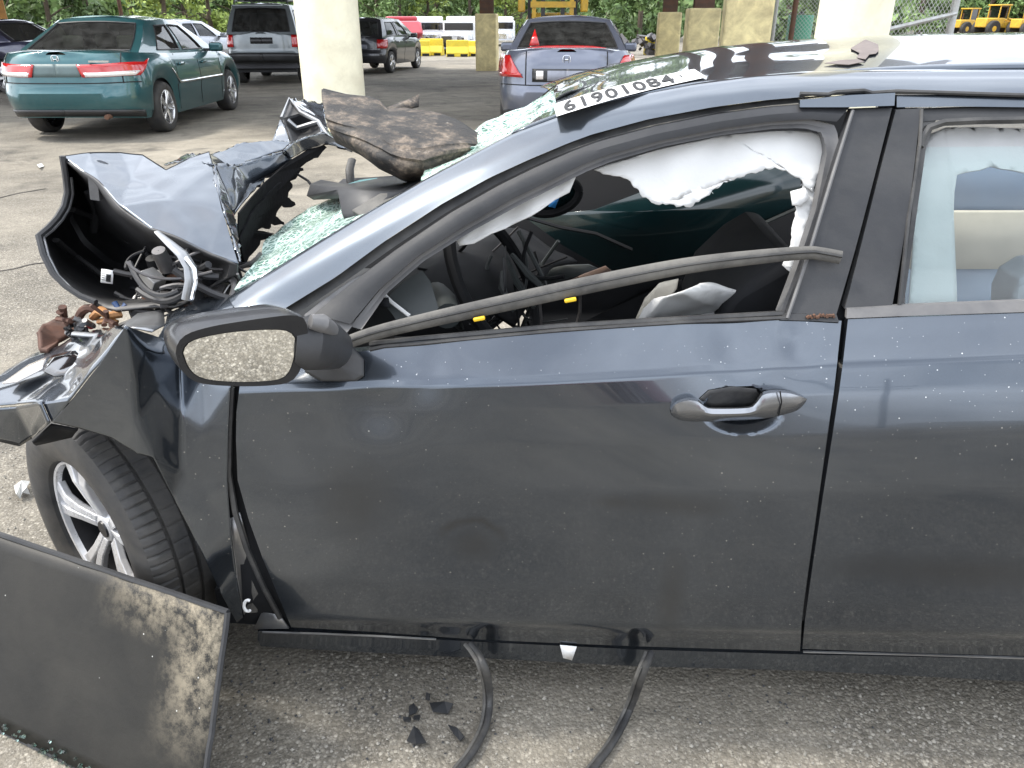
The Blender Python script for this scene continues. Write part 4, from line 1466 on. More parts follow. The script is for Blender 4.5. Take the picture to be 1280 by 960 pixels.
LPp = dict(B1=(52, 502, 1.222), B=(63, 528, 1.212), b0=(20, 508, -.02), b00=(-60, 513, .0), c1=(40, 548, .03), c2=(25, 557, .03), c3=(-5, 549, .02), c4=(-60, 545, .02))
facets("front_bumper_corner", LPp, [("B1", "c1", "B"), ("B1", "b0", "c2", "c1"), ("b0", "b00", "c4", "c3"), ("b0", "c3", "c2")], M_BODY, 3, .004, .003, sharp=22, seed=4)
# black gloss of the broken headlamp lying in the folded wing
facets("headlamp_cover", dict(a=(52, 462, .02), b=(65, 445, .08), c=(95, 440, .08), d=(108, 450, .02), e=(85, 468, .0), f=(68, 470, .0)), [("a", "b", "c", "d", "e", "f")], M_BLKGLASS, 2, .006, .004, proj=lambda p: SP(p[0], p[1], p[2] - .02))
facets("headlamp_lens", dict(a=(2, 478, .02), b=(35, 455, .08), c=(58, 446, .08), d=(52, 460, .02), e=(20, 476, .0)), [("a", "b", "c", "d", "e")], M_CLEARL, 2, .004, .004, proj=lambda p: SP(p[0], p[1], p[2] - .02))
# folded wing piece that curls up in front of the A pillar
WP = dict(a=(196, 424, -.02), b=(207, 405, .05), c=(228, 383, .10), d=(252, 371, .12), e=(290, 369, .08), f=(297, 388, .03), g=(262, 395, .02), h=(225, 408, .0), i=(205, 424, -.01), j=(240, 428, -.02), k=(285, 412, -.01), l=(210, 392, .14))
facets("folded_wing_edge", WP, [("a", "b", "h", "i"), ("b", "c", "g", "h"), ("c", "d", "e", "g"), ("e", "f", "g"), ("i", "h", "j"), ("h", "g", "k", "j"), ("g", "f", "k"), ("b", "l", "c")], M_BODYC, 3, .004, .003, sharp=24, seed=6)
facets("fender_ledge", dict(a=(150, 410, .03), b=(172, 392, .12), c=(205, 388, .16), d=(206, 405, .05), e=(190, 414, .0), f=(165, 408, -.02)), [("a", "b", "c", "d", "e", "f")], M_SHEET, 2, .004, .003)
# shut gap, jamb and lower bracket between fender and door
panel("door_jamb", [[(282, 480), (300, 478)], [(280, 560), (298, 560)], [(287, 640), (312, 650)], [(300, 700), (338, 710)], [(305, 775), (372, 790)]], [6, 6, 6, 6], M_INT, n=4, dy=.035, flange=0)
mb = MB(); mb.tube([SP(x, y, .016) for x, y in ((290, 484), (287, 540), (286, 590), (294, 640), (308, 685), (330, 735), (350, 772))], .006, 6); hbuild(mb, "door_edge_seal", M_RUB)
facets("fender_bracket", dict(a=(286, 650, .02), b=(300, 640, .03), c=(318, 700, .04), d=(322, 745, .045), e=(305, 768, .03), f=(296, 720, .02)), [("a", "b", "c", "d", "e", "f")], M_SHEET, 2, .003, .003)
facets("sill_end", dict(a=(318, 785, .02), b=(328, 764, .04), c=(350, 768, .03), d=(362, 784, .02)), [("a", "b", "c", "d")], M_SHEET, 1, .002, .004)
mb = MB()
pts = [SP(310 + 5 * math.cos(a), 757 + 7 * math.sin(a), .012) for a in [R(60) + i * R(24) for i in range(11)]]
mb.tube(pts, .0035, 6); hbuild(mb, "loose_clip", M_WHITE)
mb = MB(); mb.tube([SP(316, 757, .05), SP(322, 735, .05), SP(312, 700, .05)], [.02, .018, .012], 8); hbuild(mb, "torn_insulation", M_RUBG)

# ---------------------------------------------------------------- hood, thrown up like a tent
def tri_pts(name, pts, faces, mat, sub=3, dent=.004, solid=.003, seed=0, sharp=24, parent=None, crimp=0.0):
    return facets(name, pts, faces, mat, sub, dent, solid, parent, sharp, seed, proj=lambda p: U(p[0], p[1], p[2]), crimp=crimp)
HP = dict(h1=(78, 195, 1.74), h2=(112, 191, 1.80), h3=(150, 189, 1.86), h4=(178, 192, 1.87), v=(208, 213, 1.78), h5=(236, 198, 1.84), h6=(262, 190, 1.88),
          r1=(266, 206, 1.80), r2=(279, 266, 1.63), r3=(298, 329, 1.50), n1=(105, 215, 1.70), n2=(126, 230, 1.66), n3=(150, 257, 1.60), n4=(190, 287, 1.55), n5=(228, 301, 1.53), n6=(265, 318, 1.51),
          m1=(165, 222, 1.75), m2=(215, 250, 1.655), m3=(245, 285, 1.575))
HF = [("h1", "h2", "n1"), ("h2", "n2", "n1"), ("h2", "h3", "m1", "n2"), ("h3", "h4", "v", "m1"), ("m1", "n3", "n2"), ("m1", "m2", "n4", "n3"), ("m1", "v", "m2"), ("v", "h5", "r1", "m2"), ("h5", "h6", "r1"), ("m2", "r1", "r2"), ("m2", "r2", "m3"), ("m2", "m3", "n5", "n4"), ("m3", "r2", "r3", "n6"), ("m3", "n6", "n5")]
hood = tri_pts("hood", HP, HF, M_BODYC, 4, .0045, .004, 5)
H2 = dict(h5=(236, 198, 1.84), h6=(262, 190, 1.88), h7=(300, 179, 1.98), h8=(340, 175, 2.08), h9=(364, 178, 2.12), s1=(354, 188, 2.06), s2=(291, 208, 1.86), r1=(266, 206, 1.80), w=(234, 193, 2.0), w2=(205, 206, 1.95))
tri_pts("hood_fold", H2, [("h5", "h6", "r1"), ("h6", "h7", "s2", "r1"), ("h7", "h8", "s1", "s2"), ("h8", "h9", "s1"), ("w2", "w", "h6", "h5")], M_BODYC, 4, .008, .004, 8, crimp=.006)
D_ = dict(r1=(266, 206, 1.80), s2=(291, 208, 1.86), s1=(354, 188, 2.06), s3=(361, 198, 2.08), d1=(335, 220, 2.0), d2=(293, 268, 1.70), r2=(279, 266, 1.63), q1=(312, 230, 1.90), r3=(298, 329, 1.50), d3=(294, 300, 1.62), d4=(286, 290, 1.60))
tri_pts("hood_torn_side", D_, [("r1", "s2", "q1", "d2"), ("s2", "s1", "s3", "q1"), ("s3", "d1", "q1"), ("d1", "d2", "q1"), ("r1", "d2", "r2"), ("r2", "d2", "d3", "d4"), ("d4", "d3", "r3")], M_BODYC, 4, .010, .004, 2, crimp=.010)
# rear hood corner standing up behind
K_ = dict(a=(340, 176, 2.42), b=(352, 148, 2.5), c=(362, 124, 2.62), d=(380, 124, 2.75), e=(404, 129, 2.8), f=(410, 160, 2.55), g=(398, 152, 2.5), h=(376, 141, 2.52), i=(366, 186, 2.36), j=(402, 168, 2.40), k=(432, 187, 2.42), l=(425, 178, 2.5), m=(360, 197, 2.34))
tri_pts("hood_corner", K_, [("c", "d", "e", "f", "g", "h"), ("g", "f", "l", "k", "j"), ("a", "b", "i", "m")], M_BODYC, 4, .010, .004, 12, crimp=.008)
tri_pts("hood_inner_frame", dict(b=(352, 148, 2.52), c=(362, 126, 2.62), h=(376, 141, 2.53), g=(398, 152, 2.52), j=(402, 168, 2.42), i=(366, 186, 2.38), q=(378, 165, 2.56)), [("b", "c", "h", "q"), ("h", "g", "j", "q"), ("q", "j", "i"), ("b", "q", "i")], M_BLACKP, 3, .012, .004, 15)
mb = MB()
for pl in ([(352, 148, 2.48), (362, 124, 2.6), (376, 141, 2.5), (398, 152, 2.48), (412, 176, 2.42), (440, 188, 2.4)], [(356, 194, 2.33), (366, 184, 2.34), (402, 167, 2.38), (420, 180, 2.38)], [(360, 150, 2.5), (372, 160, 2.5), (398, 152, 2.48)]):
    mb.tube([U(*p) for p in pl], .007, 6)
hbuild(mb, "hood_hem", M_SHEET)["kind"] = "stuff"
# underside: a deep dark bowl between the lifted edge and the folded nose
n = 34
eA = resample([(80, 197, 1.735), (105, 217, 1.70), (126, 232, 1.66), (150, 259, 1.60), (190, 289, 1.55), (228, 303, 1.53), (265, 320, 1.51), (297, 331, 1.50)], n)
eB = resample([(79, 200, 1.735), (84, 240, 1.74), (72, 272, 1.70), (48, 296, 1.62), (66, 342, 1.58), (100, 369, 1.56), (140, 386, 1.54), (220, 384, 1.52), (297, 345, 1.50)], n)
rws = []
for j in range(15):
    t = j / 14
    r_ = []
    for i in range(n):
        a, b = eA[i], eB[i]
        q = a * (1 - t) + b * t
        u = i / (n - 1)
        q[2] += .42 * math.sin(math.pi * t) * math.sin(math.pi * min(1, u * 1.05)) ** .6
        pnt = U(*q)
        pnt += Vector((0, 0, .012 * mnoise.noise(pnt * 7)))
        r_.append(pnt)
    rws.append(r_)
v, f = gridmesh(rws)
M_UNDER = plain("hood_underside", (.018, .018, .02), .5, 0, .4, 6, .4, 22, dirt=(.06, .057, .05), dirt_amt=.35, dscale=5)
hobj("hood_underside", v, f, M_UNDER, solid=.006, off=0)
mb = MB()
rim = [(78, 195, 1.73), (82, 220, 1.73), (84, 240, 1.735), (80, 258, 1.72), (71, 273, 1.69), (60, 285, 1.65), (48, 295, 1.615), (54, 318, 1.59), (66, 342, 1.575), (82, 358, 1.56), (100, 370, 1.555), (120, 378, 1.545)]
mb.tube([U(*p) for p in rim], .007, 6); hbuild(mb, "hood_lip", M_BLACKP)
mb = MB(); mb.tube([U(p[0] + 7, p[1] + 2, p[2] + .01) for p in rim[1:-1]], .003, 5); hbuild(mb, "hood_lip_sealant", M_SHEET)
# ribs and brackets on the underside
mb = MB()
for pl in ([(110, 240, 1.82), (120, 262, 1.88), (118, 290, 1.90)], [(70, 300, 1.70), (95, 320, 1.78), (130, 345, 1.75)], [(90, 262, 1.80), (125, 275, 1.92), (165, 305, 1.85)], [(140, 262, 1.85), (175, 300, 1.85), (200, 345, 1.7)]):
    mb.tube([U(*p) for p in pl], .010, 6, flat=.6)
hbuild(mb, "hood_ribs", M_UNDER)["kind"] = "stuff"
mb = MB(); q0 = U(119, 236, 1.70); mb.box(q0, (.022, .012, .05), Matrix.Rotation(R(8), 3, 'Y')); hbuild(mb, "hood_bracket", M_GREYTRIM)
# white sticker with barcode strips on the underside
sk = [U(*p) for p in ((127, 336, 1.60), (142, 338, 1.60), (141, 355, 1.60), (126, 353, 1.60))]
lab = hplate("warning_sticker", sk, M_WHITE, solid=.001)
mb = MB()
for k in range(5):
    a = sk[0].lerp(sk[1], .50 + k * .08); d = sk[3].lerp(sk[2], .50 + k * .08)
    mb.tube([a.lerp(d, .3) + Vector((0, -.003, 0)), a.lerp(d, .85) + Vector((0, -.003, 0))], .0010, 4)
for k in range(4):
    a = sk[0].lerp(sk[3], .3 + k * .15); d = sk[1].lerp(sk[2], .3 + k * .15)
    mb.tube([a.lerp(d, .1) + Vector((0, -.003, 0)), a.lerp(d, .4) + Vector((0, -.003, 0))], .0008, 4)
hbuild(mb, "sticker_print", M_PRINT)["kind"] = "stuff"
# black torn liner hanging under the hood on the far side
jag = [(297, 266), (330, 228), (358, 203), (398, 178), (407, 184), (396, 197), (389, 199), (374, 209), (378, 213), (371, 219), (361, 226), (364, 234), (358, 247), (362, 250), (368, 256), (360, 259), (351, 256), (346, 262), (343, 270), (350, 276), (354, 281), (344, 281), (337, 279), (335, 286), (326, 284), (320, 288), (334, 292), (350, 290), (340, 297), (324, 300), (318, 312), (304, 334), (292, 320), (296, 290)]
tri_pts("hood_rear_strip", dict(a=(354, 188, 2.05), b=(364, 178, 2.11), c=(384, 170, 2.2), d=(402, 165, 2.3), e=(424, 176, 2.38), f=(433, 187, 2.40), g=(404, 180, 2.30), h=(380, 188, 2.18), i=(361, 199, 2.07)), [("a", "b", "h", "i"), ("b", "c", "h"), ("c", "d", "g", "h"), ("d", "e", "f", "g")], M_BODYC, 3, .008, .004, 77, crimp=.006)
def ragplate(name, pts, place, mat):
    bm = bmesh.new()
    fc = bm.faces.new([bm.verts.new((x, -y, 0)) for x, y in pts])
    bmesh.ops.triangulate(bm, faces=[fc], ngon_method='EAR_CLIP')
    for v in bm.verts: v.co = local(place(v.co.x, -v.co.y))
    me = bpy.data.meshes.new(name); bm.to_mesh(me); bm.free()
    return link(name, me, mat, car, smooth=False, solid=.004)
def ragged(pts, amp, k=3):
    out = []
    for (a, b) in zip(pts, pts[1:] + pts[:1]):
        for i in range(k):
            t = i / k
            out.append((lerp(a[0], b[0], t) + (r2.uniform(-amp, amp) if i else 0), lerp(a[1], b[1], t) + (r2.uniform(-amp, amp) if i else 0)))
    return out
r2 = random.Random(21)
M_FELT = plain("torn_black_felt", (.009, .009, .010), .95, 0, .5, 20, .8, 60, spec=.1)
ragplate("torn_hood_liner", ragged(jag, 2.0, 2), lambda x, y: U(x, y, 1.62 + (x - 290) * .0062), M_FELT)
ragplate("torn_hood_liner", ragged([(298, 300), (312, 268), (335, 240), (350, 228), (342, 246), (336, 262), (326, 268), (320, 284), (312, 300), (304, 330)], 1.3), lambda x, y: U(x, y, 1.60 + (x - 290) * .006), M_FELT)
# bent silver hinge strip
mb = MB()
mb.tube([U(*p) for p in ((196, 290, 1.50), (212, 304, 1.48), (228, 318, 1.46), (238, 334, 1.45), (239, 352, 1.44), (234, 375, 1.43))], [.006, .010, .013, .014, .013, .012], 10, flat=.5)
hbuild(mb, "hood_hinge", M_SHEET)
mb = MB()
mb.tube([U(*p) for p in ((232, 322, 1.445), (243, 336, 1.435), (245, 352, 1.43), (240, 374, 1.42))], .004, 6); hbuild(mb, "hinge_edge", M_CHROME)

# ---------------------------------------------------------------- engine bay clutter
M_GEAR = [plain("engine_black", (.02, .02, .022), .5, .1, .4, 12), plain("engine_grey", (.10, .10, .105), .45, .5, .4, 12, dirt=(.08, .06, .045), dirt_amt=.5), plain("engine_alloy", (.32, .32, .32), .4, .8, .3, 12, dirt=(.1, .08, .06), dirt_amt=.5), plain("engine_rust", (.13, .06, .035), .8, .2, .4, 12)]
r2 = random.Random(21)
names = ["engine_block", "bracket", "hose", "wire", "bolt_cover", "housing"]
for k in range(80):
    px, py = r2.uniform(168, 296), r2.uniform(318, 392)
    if py < 318 + (296 - px) * .0: continue
    Y = r2.uniform(1.48, 1.75)
    b = U(px, py, Y)
    mb = MB()
    typ = r2.choice("bttcwww")
    if typ == 'b':
        mb.box(b, (r2.uniform(.015, .045), r2.uniform(.015, .045), r2.uniform(.006, .03)), Matrix.Rotation(r2.uniform(0, 3), 3, 'Z') @ Matrix.Rotation(r2.uniform(-.6, .6), 3, 'X'))
        nm = "engine_bracket"
    elif typ == 'c':
        mb.lathe([(0.001, .02), (.014, .02), (.016, 0), (.016, -.03)], 12, Matrix.Translation(b) @ Matrix.Rotation(r2.uniform(0, 1.5), 4, 'X')); nm = "engine_plug"
    else:
        e1, e2 = Vector((r2.uniform(-.09, .09), r2.uniform(-.04, .05), r2.uniform(-.03, .03))), Vector((r2.uniform(-.03, .03), r2.uniform(-.04, .04), r2.uniform(-.05, .03)))
        q = [b + e1 * (t / 5 - 1) + e2 * 3 * (t / 10) * (1 - t / 10) for t in range(11)]
        mb.tube(q, r2.uniform(.0015, .004) if typ == 'w' else r2.uniform(.004, .009), 7); nm = "engine_hose"
    hbuild(mb, nm, r2.choices(M_GEAR, (7, 3, 1.4, .15))[0], bevel=.002 if typ == 'b' else 0)
mb = MB(); mb.box(Vector((-.80, 1.95, .55)), (.45, .8, .40)); hbuild(mb, "engine_mass", M_GEAR[0], bevel=.05)
mb = MB(); mb.box(Vector((-.82, 1.62, .62)), (.35, .22, .28), Matrix.Rotation(.1, 3, 'Y')); hbuild(mb, "battery_tray", M_GEAR[0], bevel=.03)
# rusty nose pieces on the left
def lump(name, pts, w, mat, **kw):
    mb = MB(); mb.tube([U(*p) for p in pts], w, 8, flat=.7); return hbuild(mb, name, mat, **kw)
RUSTY = plain("brown_rust", (.12, .055, .035), .75, .1, .4, 14, .5, 60, dirt=(.05, .035, .03), dirt_amt=.7, dscale=12)
tri_pts("rusty_bumper_beam", dict(a=(50, 412, 1.50), b=(55, 402, 1.55), c=(68, 396, 1.62), d=(100, 394, 1.66), e=(98, 410, 1.58), f=(75, 425, 1.52), g=(60, 439, 1.46), h=(50, 438, 1.46)), [("a", "b", "e", "f"), ("b", "c", "d", "e"), ("a", "f", "g", "h")], RUSTY, 3, .014, .01, 31)
mb = MB()
pts = [U(112 + 14 * math.cos(a), 402 + 17 * math.sin(a), 1.55) for a in [R(100) + i * R(22) for i in range(11)]]
mb.tube(pts, .010, 8); hbuild(mb, "bent_bracket", RUSTY)
lump("orange_wire_loom", [(118, 396, 1.55), (126, 388, 1.54), (136, 395, 1.53), (150, 392, 1.55)], .014, plain("orange_plastic", (.42, .20, .07), .6, 0, .3, 14, dirt=(.1, .06, .04), dirt_amt=.6))
lump("orange_wire_loom", [(125, 402, 1.54), (136, 400, 1.53), (146, 404, 1.53)], .010, MATS["orange_plastic"])
lump("blue_connector", [(143, 378, 1.57), (150, 388, 1.56), (157, 380, 1.57)], .007, plain("blue_plastic", (.02, .05, .13), .5))
lump("bare_tube", [(92, 417, 1.46), (115, 419, 1.45), (140, 418, 1.44)], .007, M_SHEET)
lump("red_cap", [(110, 404, 1.53), (115, 409, 1.52)], .008, plain("red_plastic", (.30, .03, .03), .5))
for k in range(16):
    x, y = r2.uniform(72, 160), r2.uniform(388, 424)
    lump("front_wire", [(x, y, 1.5), (x + r2.uniform(-14, 14), y + r2.uniform(-9, 9), 1.52), (x + r2.uniform(-22, 22), y + r2.uniform(-10, 10), 1.5)], r2.uniform(.003, .009), r2.choice([M_GEAR[0], M_GEAR[1], M_GEAR[2], RUSTY]))
lump("wire", [(372, 218, 2.1), (385, 226, 2.05), (394, 238, 2.0)], .004, M_INT)
lump("brake_hose", [(440, 200, 2.0), (437, 212, 1.97), (438, 226, 1.95), (444, 236, 1.95)], .011, M_RUB)
hplate("wiper_cowl", [U(*p) for p in ((392, 250, 1.9), (390, 240, 1.95), (402, 234, 2.0), (425, 238, 1.98), (432, 232, 2.0), (520, 228, 1.95), (532, 234, 1.75), (500, 252, 1.66), (452, 277, 1.60), (432, 278, 1.62), (424, 248, 1.75))], M_BLACKP, solid=.02)
tri_pts("cowl_rubber", dict(a=(440, 262, 1.60), b=(475, 240, 1.66), c=(522, 236, 1.70), d=(505, 254, 1.62), e=(460, 276, 1.56)), [("a", "b", "c", "d", "e")], M_RUBG, 3, .008, .006, 40)
lump("cowl_foam", [(430, 236, 1.92), (450, 229, 1.95), (475, 226, 1.97), (492, 228, 1.95)], .012, plain("blue_foam", (.13, .26, .27), .9, 0, .4, 40))

# ---------------------------------------------------------------- shattered windscreen
def shatter_mat():
    m, nt, bs = nodes("shattered_glass")
    v = coords(nt)
    def cracks(scale, w):
        vo = N(nt, "ShaderNodeTexVoronoi", feature='DISTANCE_TO_EDGE'); vo.inputs["Scale"].default_value = scale
        nt.links.new(v, vo.inputs["Vector"])
        return ramp(nt, vo.outputs["Distance"], [(w * .4, 1.0), (w, 0.0)])
    a, b = cracks(26, .07), cracks(70, .12)
    cr = math_n(nt, 'MAXIMUM', a, b)
    big = noise_tex(nt, v, 5, 5, .65)
    base = mixc(nt, ramp(nt, big, [(.35, 0), (.7, 1)]), (.06, .19, .145), (.36, .54, .46))
    c = mixc(nt, cr, base, (.62, .76, .69))
    nt.links.new(c, bs.inputs["Base Color"])
    bs.inputs["Roughness"].default_value = .16
    bs.inputs["Coat Weight"].default_value = .6
    al = math_n(nt, 'ADD', ramp(nt, big, [(.3, .45), (.65, .85)]), math_n(nt, 'MULTIPLY', cr, .5), True)
    nt.links.new(al, bs.inputs["Alpha"])
    bump(nt, bs, math_n(nt, 'ADD', cr, math_n(nt, 'MULTIPLY', big, 1.0)), .35, .003)
    return m
M_SHAT = shatter_mat()
def sheet(name, near, far, n, m, mat, sag=.03, seed=0):
    a, b = resample(near, n), resample(far, n)
    rws = []
    for j in range(m):
        t = j / (m - 1); r_ = []
        for i in range(n):
            q = a[i] * (1 - t) + b[i] * t
            p = U(*q)
            p += Vector((0, 0, .020 * mnoise.noise(p * 7 + Vector((seed, 0, 0))) + .005 * mnoise.noise(p * 25 + Vector((seed, 0, 0)))))
            r_.append(p)
        rws.append(r_)
    v, f = gridmesh(rws)
    return hobj(name, v, f, mat, solid=.005, off=0)
def pil(*pp):
    return [(x, y, SP(x, y, .075).y) for x, y in pp]
sheet("windscreen", pil((294, 366), (328, 350), (350, 338), (404, 305), (446, 280), (470, 267)), [(318, 335, 1.56), (330, 305, 1.74), (352, 285, 1.86), (395, 259, 1.95), (426, 246, 1.98), (446, 266, 1.72)], 46, 22, M_SHAT, seed=1)
sheet("windscreen", pil((524, 236), (562, 216), (602, 193), (652, 167), (698, 150)), [(535, 210, 1.76), (575, 184, 1.87), (600, 163, 1.95), (648, 140, 2.02), (692, 118, 2.05)], 46, 20, M_SHAT, seed=5)
sheet("windscreen", [(655, 150, 1.85), (690, 128, 1.95), (720, 113, 2.0), (760, 98, 2.05)], [(668, 128, 2.3), (700, 108, 2.4), (735, 94, 2.5), (775, 82, 2.55)], 30, 10, glass_mat("cracked_dark_glass", (.5, .62, .58), .35, .06), seed=8)
mb = MB()
for k in range(12):
    x = r2.uniform(590, 692); t = (x - 590) / 102
    y0, y1 = lerp(172, 118, t), lerp(192, 148, t)
    y = r2.uniform(y0, y1)
    c = U(x, y, r2.uniform(1.7, 1.95))
    mb.box(c, (r2.uniform(.01, .035), r2.uniform(.006, .02), .004), Matrix.Rotation(r2.uniform(-.6, .6), 3, (r2.random(), r2.random(), .3)))
hbuild(mb, "glass_slivers", M_SHAT)["kind"] = "stuff"

# ---------------------------------------------------------------- thrown wheel arch liner on the windscreen
def mud_mat():
    m, nt, bs = nodes("muddy_plastic")
    v = coords(nt)
    n1 = noise_tex(nt, v, 9, 8, .75)
    n2 = noise_tex(nt, v, 48, 5, .75)
    n3 = noise_tex(nt, coords(nt, (10, 40, 60)), 1.0, 6, .8)
    c = mixc(nt, ramp(nt, n3, [(.35, 0), (.7, 1)]), (.012, .0115, .0115), (.040, .036, .032))
    f_ = math_n(nt, 'MULTIPLY', ramp(nt, n1, [(.46, 0), (.60, 1)]), ramp(nt, n2, [(.40, .15), (.62, 1)]))
    c = mixc(nt, f_, c, (.20, .155, .115))
    w = math_n(nt, 'MULTIPLY', ramp(nt, n2, [(.62, 0), (.70, .7)]), ramp(nt, n1, [(.35, .2), (.5, 1)]))
    c = mixc(nt, w, c, (.30, .27, .23))
    nt.links.new(c, bs.inputs["Base Color"])
    bs.inputs["Roughness"].default_value = .6
    bs.inputs["Specular IOR Level"].default_value = .35
    bump(nt, bs, math_n(nt, 'ADD', n2, n1), .6, .006)
    return m
M_MUD = mud_mat()
n = 44
cs = [[(402, 113, 2.00), (430, 119, 2.0), (456, 122, 2.0), (474, 127, 2.0), (484, 138, 2.0), (505, 136, 2.0), (540, 141, 1.98), (575, 153, 1.94), (599, 168, 1.88)],
      [(403, 126, 1.92), (430, 134, 1.91), (470, 143, 1.90), (500, 149, 1.90), (545, 153, 1.90), (580, 161, 1.88), (601, 172, 1.86)],
      [(408, 146, 1.84), (440, 157, 1.80), (475, 167, 1.78), (515, 171, 1.78), (555, 172, 1.79), (590, 176, 1.82), (602, 177, 1.84)],
      [(414, 164, 1.83), (446, 176, 1.75), (478, 189, 1.71), (515, 194, 1.71), (555, 189, 1.73), (588, 184, 1.78), (600, 182, 1.82)],
      [(418, 173, 1.86), (448, 187, 1.76), (474, 204, 1.71), (506, 216, 1.70), (540, 212, 1.72), (570, 202, 1.77), (596, 188, 1.82)],
      [(420, 177, 1.94), (450, 191, 1.86), (475, 210, 1.83), (505, 226, 1.82), (530, 229, 1.83), (560, 209, 1.87), (592, 191, 1.88)]]
A = [resample(c, n) for c in cs]
rws = loft(A, 26, True)
P3 = []
for j, r_ in enumerate(rws):
    row = []
    for i, q in enumerate(r_):
        p = U(*q)
        t = j / 25
        p += Vector((0, -.012 * math.exp(-((t - .50) / .03) ** 2) - .012 * math.exp(-((t - .66) / .03) ** 2), .004 * mnoise.noise(p * 15)))
        row.append(p)
    P3.append(row)
v, f = gridmesh(P3)
liner = empty("wheel_arch_liner", U(510, 215, 1.85), 0, "muddy black wheel arch liner lying on the smashed windscreen of the wreck", "arch liner")
lo_ = liner.location
obj("shell", [p - lo_ for p in v], f, M_MUD, liner, solid=.006, off=0)
fl = [U(*p) for p in ((481, 138, 2.12), (500, 130, 2.16), (514, 124, 2.18), (524, 119, 2.2), (523, 134, 2.17), (508, 137, 2.14), (490, 141, 2.10))]
polyplate("flap", [p - lo_ for p in fl], M_MUD, liner, .005)
mb = MB(); mb.tube([U(*p) - lo_ for p in ((404, 113, 2.18), (432, 120, 2.18), (458, 123, 2.17), (474, 127, 2.18))], .006, 6); mb.build("lip", M_BLACKP, liner)

# ---------------------------------------------------------------- front wheel
wc_ = Vector((-1.100, 1.535, .318))
STEER = R(33)
wm = Matrix.Rotation(-STEER, 4, 'Z') @ Matrix.Rotation(R(90), 4, 'X')     # local +Z -> outward (-Y), turned towards the nose
TR, TW = .315, .215
mb = MB()
nn = 480
prof = []
h = TW / 2
prof = [(TR * .615, h * .78), (TR * .63, h * .92), (TR * .68, h * 1.0), (TR * .80, h * 1.05), (TR * .90, h * 1.02), (TR * .955, h * .95), (TR * .985, h * .82), (TR * .993, h * .70), (TR * .996, h * .50), (TR * .97, h * .485), (TR * .97, h * .43), (TR * .998, h * .415), (TR, h * .06), (TR * .972, h * .045), (TR * .972, -h * .02), (TR, -h * .035), (TR * .998, -h * .40), (TR * .972, -h * .415), (TR * .972, -h * .47), (TR * .996, -h * .49), (TR * .985, -h * .82), (TR * .95, -h * .95), (TR * .8, -h * 1.03), (TR * .66, -h * .9)]
k = len(prof)
vv, ff = [], []
for i in range(nn):
    a = 2 * math.pi * i / nn
    g1 = (i % 6 == 0)
    for q, (r_, z_) in enumerate(prof):
        rr = r_
        if g1 and q in (6, 7, 8): rr -= .0045
        if (i % 8 == 0) and q in (19, 20): rr -= .006
        if (i % 10 == 0) and q in (12,): rr -= .003
        vv.append((rr * math.cos(a), rr * math.sin(a), z_))
for i in range(nn):
    j = (i + 1) % nn
    for q in range(k - 1):
        ff.append((i * k + q, j * k + q, j * k + q + 1, i * k + q + 1))
wheel = obj("front_wheel", vv, ff, plain("wheel_rubber", (.03, .03, .031), .62, 0, .3, 18, .2, 80, dirt=(.11, .10, .085), dirt_amt=.4, dscale=8), car, sharp=30)
wheel.matrix_local = Matrix.Translation(local(wc_)) @ wm
RR = TR * .615
mb = MB(); mb.lathe([(RR * 1.0, h * .80), (RR * .985, h * .84), (RR * .955, h * .82), (RR * .93, h * .70)], 64); mb.build("rim_barrel", plain("rim_lip", (.74, .74, .75), .3, .35, .15, 12, dirt=(.2, .18, .16), dirt_amt=.3), wheel, sharp=40)
M_RIMD = plain("rim_dark", (.03, .03, .033), .4, .4, .3, 10)
mb = MB(); mb.lathe([(RR * .93, h * .70), (RR * .90, -h * .3), (RR * .88, -h * .8)], 48); mb.build("rim_well", M_RIMD, wheel)
for s_ in range(5):
    a0 = R(90) + s_ * R(72) + R(8)
    def pt(r_, da, z_): return Vector((r_ * math.cos(a0 + da), r_ * math.sin(a0 + da), z_))
    for sg in (-1, 1):
        L_ = [pt(RR * .20, sg * .0, h * .62), pt(RR * .48, sg * .015, h * .76), pt(RR * .72, sg * .06, h * .84), pt(RR * .97, sg * .11, h * .80)]
        Rt = [pt(RR * .20, sg * .50, h * .60), pt(RR * .48, sg * .25, h * .74), pt(RR * .72, sg * .25, h * .82), pt(RR * .97, sg * .30, h * .78)]
        v_, f_ = [], []
        for i in range(4):
            v_ += [L_[i], Rt[i]]
            if i: f_.append((2 * i - 2, 2 * i - 1, 2 * i + 1, 2 * i) if sg < 0 else (2 * i - 2, 2 * i, 2 * i + 1, 2 * i - 1))
        obj("rim_spoke", v_, f_, MATS["rim_lip"], wheel, solid=.018, off=-1, bevel=.003, smooth=False)
mb = MB(); mb.lathe([(.001, h * .62), (RR * .16, h * .62), (RR * .20, h * .58), (RR * .24, h * .40)], 24); mb.build("hub", MATS["rim_lip"], wheel)
mb = MB(); mb.lathe([(.001, h * .665), (RR * .11, h * .66), (RR * .12, h * .62)], 20); mb.build("hub_cap", M_RIMD, wheel)
mb = MB(); mb.lathe([(.001, h * .05), (RR * .80, h * .05), (RR * .80, -.01)], 40); mb.build("brake_disc", plain("brake_steel", (.10, .09, .085), .5, .7, .3, 20), wheel)
mb = MB(); mb.lathe([(.001, -h * .3), (RR * .9, -h * .3)], 40); mb.build("wheel_back", M_DARKHOLE, wheel)
# wheel house darkness behind the tyre
mb = MB(); mb.box(Vector((-.88, 1.80, .36)), (.5, .12, .5)); hbuild(mb, "inner_arch", M_INT)
facets("arch_lip", dict(a=(40, 552, .0), b=(64, 530, -.01), c=(98, 536, .0), d=(90, 545, .10), e=(45, 556, .10)), [("a", "b", "c", "d", "e")], M_INT, 2, .003, .004)

